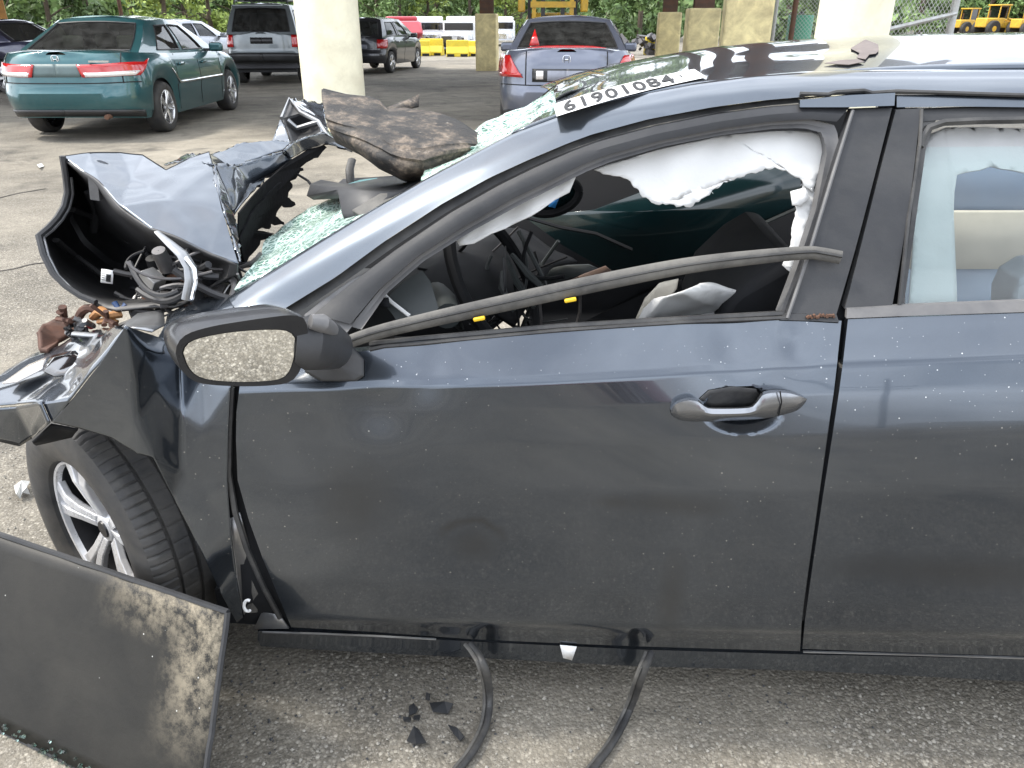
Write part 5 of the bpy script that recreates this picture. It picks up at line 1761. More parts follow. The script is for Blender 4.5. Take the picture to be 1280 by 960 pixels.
# ---------------------------------------------------------------- door mirror
MP0 = U(300, 445, 1.105)
MN = Vector((.46, -.85, -.245)).normalized()
def on_plane(px, py, p0, nrm):
    d = ray(px, py)
    return CAM + d * ((p0 - CAM).dot(nrm) / d.dot(nrm))
g_out = [(229, 440), (233, 430), (245, 423), (270, 417), (300, 413), (332, 411), (356, 412), (366, 418), (369, 428), (366, 448), (360, 464), (350, 472), (330, 475), (300, 476), (268, 474), (248, 469), (236, 458)]
h_out = [(217, 440), (220, 426), (234, 414), (265, 405), (300, 399), (335, 394), (366, 391), (382, 396), (386, 412), (384, 436), (377, 460), (364, 476), (338, 481), (300, 482), (262, 480), (240, 475), (224, 460)]
def ring3(o, n_): return [on_plane(q[0], q[1], MP0, MN) for q in smoothline(o + [o[0]], n_ + 1)[:-1]]
mir = empty("door_mirror", (0, 0, 0)); mir.parent = car; mir.location = (0, 0, 0)
def mloc(p): return local(p)
Rg = ring3(g_out, 48)
M_MIRR = bpy.data.materials.new("mirror_glass"); M_MIRR.use_nodes = True
b_ = M_MIRR.node_tree.nodes["Principled BSDF"]; b_.inputs["Base Color"].default_value = (.86, .87, .86, 1); b_.inputs["Metallic"].default_value = 1; b_.inputs["Roughness"].default_value = .015
polyplate("mirror_glass", [mloc(p) for p in Rg], M_MIRR, mir, .003, smooth=False)
back = Vector((-.72, .66, .05)).normalized()
cen = sum((Vector(p) for p in Rg), Vector()) / len(Rg)
Rh = ring3(h_out, 48)
rings = []
for src, sc_, bk in ((Rg, 1.0, .004), (Rg, 1.02, -.003), (Rh, .975, -.004), (Rh, .985, .010), (Rh, .965, .035), (Rh, .90, .07), (Rh, .66, .10), (Rh, .30, .118), (Rh, .02, .122)):
    rings.append([cen + (p - cen) * sc_ + (back * bk if bk > 0 else MN * -bk) for p in src])
v = [mloc(p) for r_ in rings for p in r_]
f = [(i * 48 + j, i * 48 + (j + 1) % 48, (i + 1) * 48 + (j + 1) % 48, (i + 1) * 48 + j) for i in range(len(rings) - 1) for j in range(48)]
obj("mirror_housing", v, f, plain("mirror_shell", (.016, .017, .02), .3, 0, .2, 8, .05, 90, coat=.15, spec=.3, dirt=(.07, .067, .062), dirt_amt=.25), mir, sharp=50)
mb = MB()
mb.tube([U(368, 428, 1.16), U(385, 428, 1.17), U(402, 430, 1.20), U(418, 436, 1.27)], [.030, .042, .040, .034], 14, flat=1.15)
mb.v = [mloc(p) for p in mb.v]; mb.build("mirror_arm", M_BLACKP, mir, sharp=50)
mb = MB(); mb.tube([U(388, 402, 1.15), U(402, 404, 1.16), U(413, 412, 1.19), U(416, 425, 1.22)], [.012, .016, .014, .010], 10); mb.v = [mloc(p) for p in mb.v]; mb.build("indicator_lens", M_GREYTRIM, mir)
facets("mirror_base", dict(a=(384, 446, -.02), b=(412, 430, -.03), c=(440, 432, -.015), d=(455, 450, -.006), e=(455, 470, -.004), f=(446, 476, -.003), g=(402, 476, -.004), h=(382, 465, -.012), i=(420, 455, -.025)), [("a", "b", "i"), ("b", "c", "i"), ("c", "d", "i"), ("d", "e", "i"), ("e", "f", "i"), ("f", "g", "i"), ("g", "h", "i"), ("h", "a", "i")], M_BLACKP, 3, .001, .003)
panel("sail_panel", [[(380, 394), (400, 378), (440, 350), (468, 336)], [(396, 412), (415, 402), (436, 390), (452, 374)], [(408, 428), (420, 424), (432, 418), (440, 408)]], [5, 5], M_GREYTRIM, n=12, dy=.012, flange=.01)

# ---------------------------------------------------------------- door handle
hu = [(838, 512), (845, 502), (860, 497), (872, 499), (880, 506), (890, 509), (935, 508), (945, 502), (952, 491), (965, 487), (985, 488), (1000, 493), (1009, 498)]
hl = [(840, 520), (850, 525), (865, 527), (878, 527), (890, 527), (905, 526), (930, 525), (945, 524), (955, 523), (968, 521), (985, 517), (998, 512), (1007, 503)]
hm = [((a[0] + b[0]) / 2, (a[1] + b[1]) / 2 - 1) for a, b in zip(hu, hl)]
rws = []
for t, dy in ((0, .012), (.0, -.014), (.12, -.030), (.5, -.036), (.62, -.035), (.70, -.031), (1.0, -.020), (1.0, .008)):
    row = []
    for i in range(13):
        q = (lerp(hu[i][0], hl[i][0], t), lerp(hu[i][1], hl[i][1], t))
        e = 1 - abs(i / 6 - 1) ** 4
        base_ = SP(*q) if not (2 <= i <= 10) else SP(q[0], q[1])
        pt = U(q[0], q[1], Y0 + .033 + dy * (.25 + .75 * e))
        row.append(pt)
    rws.append(row)
rws = [[Vector(q) for q in smoothline([tuple(p) for p in r_], 40)] for r_ in rws]
v, f = gridmesh(rws)
hobj("door_handle", v, f, car_paint("handle_paint", (.22, .23, .25), .85, .20, .0, .06), sharp=50)
mb = MB(); mb.tube([U(975, 489, Y0 - .004), U(977, 503, Y0 - .006), U(973, 520, Y0 + .012)], .0012, 4); hbuild(mb, "handle_joint", M_INT)
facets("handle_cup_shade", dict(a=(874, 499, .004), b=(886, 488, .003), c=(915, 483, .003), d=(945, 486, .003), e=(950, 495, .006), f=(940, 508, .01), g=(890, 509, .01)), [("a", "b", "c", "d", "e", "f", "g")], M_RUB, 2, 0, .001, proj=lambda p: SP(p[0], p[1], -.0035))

# ---------------------------------------------------------------- loose strip, seals, panel and litter (separate things)
strip = empty("window_strip", SP(700, 364, -.02), 0, "loose grey rubber window strip hanging across the front door window", "rubber strip")
sl_ = strip.location
path = [(410, 442), (428, 431), (470, 416), (540, 399), (640, 377), (760, 351), (860, 332), (950, 321), (1010, 316), (1030, 318), (1051, 322)]
mb = MB()
sp_ = smoothline([tuple(SP(x, y, -.022)) for x, y in path], 60)
mb.tube([Vector(p) - sl_ for p in sp_], [.0150 * (.8 + .3 * math.sin(math.pi * min(1, i / 56))) for i in range(60)], 10, flat=.55, up=(0, -1, 0))
mb.build("rubber_body", M_RUBG, strip)
mb = MB(); mb.tube([Vector(p) - sl_ + Vector((0, -.007, .004)) for p in sp_], .003, 6); mb.build("rubber_lip", M_RUB, strip)
M_YEL = plain("yellow_clip", (.75, .48, .02), .5, 0, .1, 20)
for x, y in ((599, 398.5), (713, 375)):
    mb = MB(); mb.box(SP(x, y, -.026) - sl_, (.022, .008, .007), Matrix.Rotation(R(-13), 3, 'Y')); mb.build("clip", M_YEL, strip, bevel=.002)

def seal(pts, label):
    L_ = [Vector(p) for p in smoothline([tuple(p) for p in pts], 36)]
    e = empty("rubber_seal", L_[-1], 0, label, "rubber seal", "door seals hanging down from the sill to the ground")
    mb = MB(); mb.tube([p - L_[-1] for p in L_], .0088, 10); mb.build("seal_tube", M_RUB, e)
    mb = MB(); mb.tube([p - L_[-1] + Vector((-.0115, -.003, .003)) for p in L_], .0045, 6); mb.build("seal_lip", M_RUBG, e)
seal([U(588, 806, 1.275), U(596, 816, 1.255), U(606, 835, 1.225), G(612, 868, .05), G(608, 905, .014), G(592, 938, .014), G(570, 966, .014)], "black rubber door seal curving to the ground, left of the two under the front door")
seal([U(814, 816, 1.27), U(810, 826, 1.25), U(803, 843, 1.225), G(790, 880, .04), G(768, 925, .014), G(735, 968, .014), G(715, 990, .014)], "black rubber door seal trailing to the ground, right of the two under the front door")

M_PANEL = plain("dirty_black_panel", (.030, .029, .027), .5, 0, .35, 3.5, .12, 90, dirt=(.085, .078, .065), dirt_amt=.6, dscale=3.0)
def panel_mat():
    m, nt, bs = nodes("muddy_panel")
    v = coords(nt)
    base = mixc(nt, ramp(nt, noise_tex(nt, v, 3, 6, .7, .3), [(.3, 0), (.7, 1)]), (.009, .0088, .008), (.026, .024, .020))
    mud = noise_tex(nt, v, 19, 10, .8, .0)
    sx = N(nt, "ShaderNodeSeparateXYZ"); nt.links.new(v, sx.inputs[0])
    # dried mud gathers along the two edges meeting at the upper corner (panel's own coordinates)
    ex = ramp(nt, sx.outputs[0], [(.0, 1.0), (.07, .8), (.15, 0.0)])
    ey = ramp(nt, sx.outputs[1], [(.0, 1.0), (.05, .6), (.12, 0.0)])
    lim = ramp(nt, sx.outputs[1], [(.0, 1.0), (.16, .7), (.34, .0)])
    lim2 = ramp(nt, sx.outputs[0], [(.0, 1.0), (.2, .8), (.36, .0)])
    e = math_n(nt, 'MAXIMUM', math_n(nt, 'MULTIPLY', ex, lim), math_n(nt, 'MULTIPLY', ey, lim2))
    f_ = math_n(nt, 'MULTIPLY', ramp(nt, mud, [(.42, 0.0), (.58, 1.0)]), e)
    c = mixc(nt, f_, base, (.33, .285, .21))
    vo = N(nt, "ShaderNodeTexVoronoi"); vo.inputs["Scale"].default_value = 55; nt.links.new(v, vo.inputs["Vector"])
    sep = N(nt, "ShaderNodeSeparateColor"); nt.links.new(vo.outputs["Color"], sep.inputs[0])
    sp = math_n(nt, 'MULTIPLY', ramp(nt, vo.outputs["Distance"], [(.06, 1), (.11, 0)]), ramp(nt, sep.outputs[0], [(.88, 0), (.9, .8)]))
    c = mixc(nt, sp, c, (.6, .6, .57))
    nt.links.new(c, bs.inputs["Base Color"])
    nt.links.new(math_n(nt, 'ADD', .45, math_n(nt, 'MULTIPLY', f_, .45)), bs.inputs["Roughness"])
    bs.inputs["Specular IOR Level"].default_value = .28
    bump(nt, bs, mud, .25, .004)
    return m
M_MPANEL = panel_mat()
B1, B2 = G(0, 912, .004), G(100, 960, .004)
TRc = U(285, 765, 1.165)
bd = (B2 - B1).normalized()
nrm = bd.cross(TRc - B1).normalized()
if nrm.y > 0: nrm = -nrm
best = None
for k in range(400):
    q = B1 + bd * (k * .003)
    x, y = pix(q)
    e = abs(x - (285 - (y - 765) * .1385))
    if best is None or e < best[0]: best = (e, q)
BR = best[1]
TL0 = on_plane(0, 668, TRc, nrm)
BLd = (TL0 - TRc).normalized()
TL = TRc + BLd * .95
BL = BR - bd * .95 + (TL - TRc) * .0
pe = empty("loose_panel", TRc, 0, "dirty black flat panel with muddy corner leaning against the front wheel", "panel")
ax_x = BLd; ax_n = nrm; ax_y = ax_n.cross(ax_x)
if ax_y.z > 0: ax_y = -ax_y
Mx = Matrix((ax_x, ax_y, ax_x.cross(ax_y))).transposed()
pe.rotation_euler = Mx.to_euler()
Mi = Mx.inverted()
cor = [Mi @ (p - TRc) for p in (TRc, TL, BL, BR)]
rows_ = []
for j in range(13):
    r_ = []
    for i in range(17):
        p = cor[0].lerp(cor[1], i / 16).lerp(cor[3].lerp(cor[2], i / 16), j / 12)
        p.z += .004 * mnoise.noise(Vector((p.x * 4, p.y * 4, 1)))
        r_.append(p)
    rows_.append(r_)
v, f = gridmesh(rows_)
sgn = -1
o = obj("sheet", v, f, M_MPANEL, pe, solid=.008, off=0)
mb = MB()
fr = lambda a, b: mb.tube([cor[a].lerp(cor[b], t / 14) + Vector((0, 0, .003 * mnoise.noise(Vector((t * .9, a, 0))))) for t in range(15)], .0065, 6)
for a, b in ((0, 1), (1, 2), (2, 3), (3, 0)):
    mb = MB(); fr(a, b); mb.build("edge_bead", M_BLACKP, pe)
mb = MB()
zs = (Mi @ nrm).z
for k in range(70):
    t = r2.uniform(.15, .75)
    q = cor[3].lerp(cor[2], t)
    q = q + Vector((0, -abs(r2.gauss(0, .012)), 0)) + Vector((0, 0, math.copysign(.012, zs)))
    s_ = r2.uniform(.003, .007)
    mb.box(q, (s_, s_, s_), Matrix.Rotation(r2.uniform(0, 3), 3, (1, .4, .2)))
mb.build("glass_crumbs", glass_mat("crumb_glass", (.8, .95, .9), .8), pe, smooth=False)["kind"] = "stuff"

# white tag on the sill
tg = [SP(x, y, -.004) for x, y in ((700, 806), (721, 808), (715, 825), (704, 822))]
tagp = tag(polyplate("paper_tag", tg, M_WHITE, None, .001), "small white torn paper tag stuck on the sill under the front door", "paper tag")
# broken black plastic bits on the ground
M_BIT = plain("plastic_bit", (.025, .026, .028), .45, 0, .3, 20)
BITS = [([(512, 884), (518, 880), (523, 886), (520, 892), (511, 895)], "black plastic splinter with a notch, leftmost of the upper row by the left seal"),
        ([(537, 880), (556, 878), (567, 880), (560, 893), (541, 890)], "largest flat black plastic shard, nearest the left seal at the top"),
        ([(504, 897), (514, 898), (513, 903), (505, 902)], "tiny dark chip left of the pair under the notched splinter"),
        ([(518, 896), (526, 895), (524, 901), (517, 900)], "tiny dark chip right of the pair under the notched splinter"),
        ([(509, 927), (518, 908), (524, 912), (533, 929), (520, 931)], "grey black triangular shard, lowest of the broken bits"),
        ([(560, 907), (572, 911), (581, 921), (576, 927), (567, 918)], "narrow black shard pointing at the left seal"),
        ([(534, 866), (538, 868), (537, 876), (533, 875)], "thin dark chip highest of the broken bits")]
for pl, lb in BITS:
    c = G(*pl[0], .008)
    pts = [G(x, y, .008 + .010 * ((i * 7) % 3) / 2) for i, (x, y) in enumerate(pl)]
    o = polyplate("plastic_shard", [p - c for p in pts], M_BIT, None, .004, smooth=False)
    o.location = c
    tag(o, lb, "plastic shard", "broken plastic bits under the front door")
# white scraps
c = G(30, 612, .01)
for k, (pl, lb) in enumerate([([(18, 608), (27, 601), (37, 602), (34, 609), (37, 618), (28, 616), (25, 624), (20, 618)], "crumpled white scrap on the gravel left of the front wheel"), ([(46, 206), (52, 204), (55, 208), (49, 210)], "tiny white scrap on the pale ground behind the raised hood")]):
    c = G(*pl[0], .01)
    o = polyplate("paper_scrap", [G(x, y, .006 + .025 * (i % 2)) - c for i, (x, y) in enumerate(pl)], plain('scrap_film', (.50, .50, .48), .5, 0, .2, 30), None, .002, smooth=False); o.location = c
    tag(o, lb, "scrap")

# loose grit and glass crumbs lying about on the ground
def grit(name, n_, mat, label, seed, smin, smax, spots):
    r5 = random.Random(seed); mb = MB()
    for k in range(n_):
        sp = r5.choice(spots)
        g = G(sp[0] + r5.gauss(0, sp[2]), sp[1] + r5.gauss(0, sp[3]), .003)
        s_ = r5.uniform(smin, smax)
        c = [Vector((r5.uniform(.6, 1.2) * s_ * math.cos(a), r5.uniform(.6, 1.2) * s_ * math.sin(a), 0)) for a in (0, 1.3, 2.5, 3.8, 5.0)]
        top = Vector((0, 0, s_ * r5.uniform(.5, 1.0)))
        mb.add([g + q for q in c] + [g + top], [(i, (i + 1) % 5, 5) for i in range(5)])
    o = mb.build(name, mat, None, smooth=False)
    tag(o, label, None, None, "stuff")
grit("loose_gravel", 420, plain("gravel_stone", (.30, .28, .24), .85, 0, .5, 60), "loose pale gravel lying under the front door and round the wheel", 3, .0025, .006, [(450, 900, 130, 40), (850, 915, 220, 30), (1150, 910, 100, 30), (25, 560, 30, 60), (60, 330, 60, 60)])
grit("dark_grit", 160, M_BIT, "dark plastic grit scattered under the sill and beside the leaning panel", 5, .002, .005, [(400, 860, 90, 30), (560, 890, 60, 30), (950, 880, 90, 20), (320, 900, 30, 40)])

# brown reflection on the roof above the B pillar, painted on as flat plates
M_ROOFREFL = plain("brown_reflection", (.15, .125, .115), .8, 0, .25, 25, .3, 90)
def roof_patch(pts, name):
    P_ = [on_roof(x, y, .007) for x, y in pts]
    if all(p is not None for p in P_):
        hplate(name, P_, M_ROOFREFL, solid=.001, smooth=False)
roof_patch([(1056, 56), (1066, 52), (1082, 54), (1086, 61), (1097, 60), (1098, 68), (1094, 72), (1086, 73), (1081, 79), (1070, 77), (1074, 71), (1064, 66)], "reflection_patch")
roof_patch([(1030, 84), (1050, 80), (1072, 79), (1080, 82), (1060, 86)], "reflection_patch")
# ---------------------------------------------------------------- cabin
mb = MB(); mb.box(Vector((.80, 2.15, .22)), (3.2, 1.62, .10)); hbuild(mb, "underbody", M_INT)
wall = [(300, 440), (608, 440), (611, 416), (640, 393), (657, 387), (662, 398), (652, 414), (655, 440), (796, 440), (800, 396), (826, 354), (852, 349), (856, 356), (836, 372), (846, 396), (850, 440), (1120, 440), (1400, 440), (1400, 372), (1130, 372), (1120, 140), (900, 140), (760, 172), (640, 215), (480, 303), (345, 380), (300, 410)]
hplate("far_door", [U(x, y, 2.92) for x, y in wall], M_INT, solid=.03)
M_TEAL = plain("far_glass", (.006, .022, .024), .16, 0, .3, 4, coat=.4)
tl = [(655, 270), (742, 262), (800, 240), (900, 214), (1000, 208), (1000, 258), (935, 287), (868, 327), (790, 346), (756, 336), (704, 306)]
hplate("far_window", [U(x, y, 2.84) for x, y in tl], M_TEAL, solid=.01)
mb = MB(); mb.tube([U(x, y, 2.82) for x, y in ((756, 338), (790, 347), (868, 328), (935, 288), (1000, 259))], .007, 6); hbuild(mb, "far_window_edge", M_INTG)
mb = MB(); mb.tube([U(x, y, 2.80) for x, y in ((655, 271), (700, 284), (745, 292), (790, 312))], .012, 6, flat=.5); hbuild(mb, "far_frame", M_INT)
hplate("far_door_trim", [U(x, y, 2.78) for x, y in ((866, 336), (950, 290), (962, 296), (905, 330), (874, 345))], M_INT, solid=.02)
hplate("airbag_cover", [U(x, y, 2.62) for x, y in ((664, 346), (684, 332), (736, 330), (750, 336), (700, 350), (670, 356))], M_INTG, solid=.01)
hplate("torn_trim", [U(x, y, 2.5) for x, y in ((690, 360), (730, 342), (757, 332), (764, 338), (742, 352), (700, 366))], plain("brown_torn_trim", (.12, .075, .055), .8, 0, .4, 15), solid=.01)
# inside mirror: dark ring and glass
mb = MB()
cc = [(690 + 34 * math.cos(a), 246 + 21 * math.sin(a) - 6 * math.cos(a)) for a in [2 * math.pi * i / 28 for i in range(29)]]
mb.tube([U(x, y, 2.2) for x, y in cc], .012, 8, cap=False); hbuild(mb, "inside_mirror", M_INT)
hplate("inside_mirror_glass", [U(x, y, 2.21) for x, y in cc[:-1]], M_TEAL, solid=.004)
hplate("mirror_reflection", [U(x, y, 2.19) for x, y in ((685, 258), (692, 246), (700, 245), (694, 260))], plain("blue_reflection", (.05, .30, .75), .4), solid=.002)  # blue reflection in the mirror, put on as a coloured plate
# dashboard
dk = [[(440, 425, 1.55), (520, 400, 1.6), (600, 392, 1.7), (640, 410, 1.8)], [(470, 372, 1.75), (540, 350, 1.8), (610, 345, 1.9), (660, 380, 1.95)], [(500, 330, 2.1), (570, 305, 2.1), (620, 300, 2.2), (690, 335, 2.3)], [(560, 290, 2.5), (600, 285, 2.6), (650, 290, 2.6), (720, 330, 2.6)]]
rws = loft([resample(c, 20) for c in dk], 18, True)
v, f = gridmesh([[U(*q) + Vector((0, 0, .02 * mnoise.noise(U(*q) * 8))) for q in r_] for r_ in rws])
hobj("dashboard", v, f, M_INT, solid=.01)
# steering column, wheel rim and torn wiring
mb = MB(); mb.tube([U(545, 368, 1.7), U(552, 378, 1.62), U(560, 395, 1.55)], [.03, .034, .03], 14); hbuild(mb, "steering_column", M_INTG)
mb = MB()
ctr = U(620, 352, 1.78)
ax1, ax2 = Vector((.25, .75, -.1)).normalized(), Vector((-.42, .2, .85)).normalized()
mb.tube([ctr + ax1 * (.18 * math.cos(a)) + ax2 * (.18 * math.sin(a)) for a in [2 * math.pi * i / 40 for i in range(41)]], .015, 8, cap=False); hbuild(mb, "steering_wheel", M_INT)
for k in range(34):
    x, y = r2.uniform(540, 690), r2.uniform(300, 400)
    q = U(x, y, r2.uniform(1.8, 2.2))
    e1, e2 = Vector((r2.uniform(-.2, .2), r2.uniform(-.08, .08), r2.uniform(-.12, .12))), Vector((r2.uniform(-.08, .08), r2.uniform(-.05, .05), -r2.uniform(.02, .10)))
    mb = MB(); mb.tube([q - e1 * .5 + e2 * 4 * (t / 9) * (1 - t / 9) + e1 * (t / 9) for t in range(10)], r2.uniform(.002, .006), 6)
    hbuild(mb, "torn_wire", r2.choice([M_INT, M_INT, M_INTG, M_GEAR[1]]))
for a_, b_ in (((632, 320), (668, 385)), ((640, 318), (690, 370)), ((628, 340), (636, 380))):
    mb = MB(); mb.tube([U(*a_, 1.9), U((a_[0] + b_[0]) / 2 - 4, (a_[1] + b_[1]) / 2, 1.85), U(*b_, 1.8)], [.006, .010, .006], 6); hbuild(mb, "torn_bracket", M_INTG)
# A pillar foot trim with its small speaker corner
panel("pillar_trim", [[(478, 378), (505, 352), (528, 338)], [(490, 392), (515, 384), (538, 352)], [(500, 408), (535, 402), (548, 385)]], [4, 4], M_INTG, n=8, dy=.09, flange=0)
mb = MB(); mb.tube([SP(x, y, .07) for x, y in ((478, 366), (490, 378), (512, 395))], .004, 6); hbuild(mb, "pillar_trim_edge", M_CLOTH)
facets("speaker_corner", dict(a=(474, 375, .06), b=(486, 372, .06), c=(488, 385, .06), d=(474, 384, .06)), [("a", "b", "c", "d")], M_INT, 1, 0, .004)
# seats
def seat_back(name, pts, mat, Y, d):
    mb = MB()
    P_ = [U(x, y, Y) for x, y in pts]
    n_ = len(P_)
    v = P_ + [p + Vector((0, d, 0)) for p in P_]
    bm = bmesh.new(); vs = [bm.verts.new(local(p)) for p in v]
    f1 = bm.faces.new(vs[:n_]); bm.faces.new(vs[n_:][::-1])
    for i in range(n_):
        bm.faces.new((vs[i], vs[n_ + i], vs[n_ + (i + 1) % n_], vs[(i + 1) % n_]))
    bmesh.ops.triangulate(bm, faces=bm.faces); bmesh.ops.recalc_face_normals(bm, faces=bm.faces)
    me = bpy.data.meshes.new(name); bm.to_mesh(me); bm.free()
    return link(name, me, mat, car, bevel=.02, bseg=3)
seat_back("front_seat", [(880, 440), (905, 385), (950, 345), (985, 325), (1010, 330), (1010, 440)], M_INT, 1.52, .45)
tri_pts("seat_label", dict(a=(928, 300, 2.2), b=(952, 290, 2.22), c=(962, 304, 2.2), d=(935, 308, 2.18)), [("a", "b", "c", "d")], M_INTG, 1, .003, .003)
# airbags
def rag(pts, amp, ymin, seed):
    q = random.Random(seed); out = []
    for a, b in zip(pts, pts[1:] + pts[:1]):
        out.append(a)
        if min(a[1], b[1]) > ymin:
            k = int(math.hypot(b[0] - a[0], b[1] - a[1]) / 4)
            for i in range(1, k):
                t = i / k
                out.append((lerp(a[0], b[0], t) + q.uniform(-amp, amp) * .6, lerp(a[1], b[1], t) + q.uniform(-amp, amp)))
    return out
def cloth(name, pts, Yf, mat=M_CLOTH, amp=.009, sub=4, fr=8, seed=0, solid=.003, fray=0):
    bm = bmesh.new()
    vs = [bm.verts.new(Yf(*p)) for p in pts]
    fc = bm.faces.new(vs)
    bmesh.ops.triangulate(bm, faces=[fc], ngon_method='EAR_CLIP')
    for _ in range(sub):
        bmesh.ops.subdivide_edges(bm, edges=[e for e in bm.edges if e.calc_length() > .018], cuts=1)
        bmesh.ops.triangulate(bm, faces=[f_ for f_ in bm.faces if len(f_.verts) > 4])
    for v in bm.verts:
        p = v.co
        d = amp * mnoise.noise(p * fr + Vector((seed, 0, 0))) + amp * 1.1 * mnoise.noise(Vector((p.x * fr * 2.6, p.y, p.z * fr * .8)) + Vector((seed, 3, 0)))
        v.co = p + Vector((0, d, 0)) - Vector((.2, 2.15, 0))
    me = bpy.data.meshes.new(name); bm.to_mesh(me); bm.free()
    o = link(name, me, mat, car, solid=solid, sharp=0)
    if fray:
        mb = MB()
        for a, b in zip(pts, pts[1:]):
            if a[1] < fray[0]: continue
            L_ = math.hypot(b[0] - a[0], b[1] - a[1])
            for k in range(int(L_ / 6)):
                t = r2.random(); x, y = lerp(a[0], b[0], t), lerp(a[1], b[1], t)
                p0 = Yf(x, y - 1); p1 = Yf(x + r2.uniform(-4, 4), y + r2.uniform(.5, 3) + (r2.uniform(2, 9) if r2.random() < .2 else 0))
                mb.tube([p0, p1], .0005, 3, cap=False)
        hbuild(mb, "loose_threads", mat, o if False else None)["kind"] = "stuff"
    return o
cb = [(742, 213), (765, 205), (790, 198), (830, 186), (870, 177), (910, 170), (950, 166), (985, 164), (1012, 165), (1031, 172), (1033, 190), (1026, 216), (1014, 240), (1004, 232), (998, 222), (985, 216), (972, 211), (955, 210), (940, 216), (925, 222), (905, 228), (893, 237), (880, 248), (866, 258), (850, 258), (832, 256), (815, 253), (803, 247), (796, 236), (788, 227), (775, 221), (758, 219)]
cb = rag(cb, 2.0, 206, 3)
cloth("curtain_airbag", cb, lambda x, y: SP(x, y, .055), fray=(208,), seed=2)
cs_ = [(1008, 205), (1031, 190), (1024, 225), (1016, 255), (1004, 300), (992, 342), (984, 338), (978, 332), (988, 306), (989, 285), (995, 262), (990, 250), (1001, 238)]
cs_ = rag(cs_, 1.5, 236, 4)
cloth("curtain_airbag", cs_, lambda x, y: SP(x, y, .06), seed=4)
cloth("curtain_airbag", [(988, 240), (1006, 235), (1012, 248), (1001, 257), (990, 257)], lambda x, y: SP(x, y, .045), seed=5, amp=.004)
cloth("curtain_airbag", [(569, 299), (600, 280), (650, 250), (700, 224), (722, 215), (712, 240), (694, 250), (664, 270), (632, 287), (614, 293), (592, 306), (574, 308)], lambda x, y: SP(x, y, .05), seed=6)
cloth("driver_airbag", [(795, 412), (806, 385), (818, 372), (832, 368), (850, 362), (870, 355), (885, 356), (905, 360), (926, 366), (905, 388), (890, 402), (885, 414)], lambda x, y: U(x, y, 1.50 + .08 * math.sin(x * .05)), amp=.02, seed=9)
cloth("driver_airbag", [(795, 398), (806, 372), (824, 354), (848, 348), (846, 360), (834, 378), (842, 392), (830, 412), (800, 414)], lambda x, y: U(x, y, 1.62), plain("cream_cloth", (.60, .55, .46), .85, 0, .2, 14, .3, 60), amp=.015, seed=11)
# rear: curtain behind the glass, seat, far trim with a window reflection in its colours
cr_ = [(1136, 386), (1141, 300), (1150, 215), (1156, 186), (1162, 168), (1180, 160), (1230, 160), (1290, 162), (1400, 165), (1400, 222), (1310, 219), (1285, 218), (1262, 213), (1248, 211), (1236, 208), (1224, 213), (1206, 216), (1195, 219), (1193, 240), (1192, 280), (1193, 330), (1194, 386)]
cloth("curtain_airbag", cr_, lambda x, y: SP(x, y, .075), seed=13, amp=.008)
for y0, y1, yy, nm_, cl in ((200, 268, 2.78, "reflected_blue_trim", (.15, .21, .31)), (262, 334, 2.74, "reflected_beige_trim", (.50, .44, .36)), (328, 440, 2.78, "reflected_slate_trim", (.17, .22, .30))):
    mb = MB(); c0, c1 = U(1130, y0, yy), U(1480, y1, yy)
    v_ = [U(1130, y0, yy), U(1480, y0, yy), U(1480, y1, yy), U(1130, y1, yy)]
    hplate("far_door_trim", v_, plain(nm_, cl, .75, 0, .2, 3), solid=.03, bevel=.012)
seat_back("rear_seat", [(1262, 440), (1266, 372), (1276, 350), (1300, 335), (1420, 330), (1420, 440)], plain("grey_seat", (.30, .31, .34), .8, 0, .2, 8), 1.60, .10)
# headliner and outer far side so the shell is closed
v, f = gridmesh([[p - Vector((0, 0, .03)) for p in r_[1:-1]] for r_ in ROOF])
hobj("headliner", v, f, plain("headliner", (.20, .20, .195), .9, 0, .1, 6))
far = []
for z, d in ((.2, .05), (.5, 0), (.85, .04), (1.0, .1)):
    far.append([Vector((x, 3.06 - d, z)) for x in np.linspace(-.6, 2.6, 20)])
v, f = gridmesh([far[0], far[1]]); 
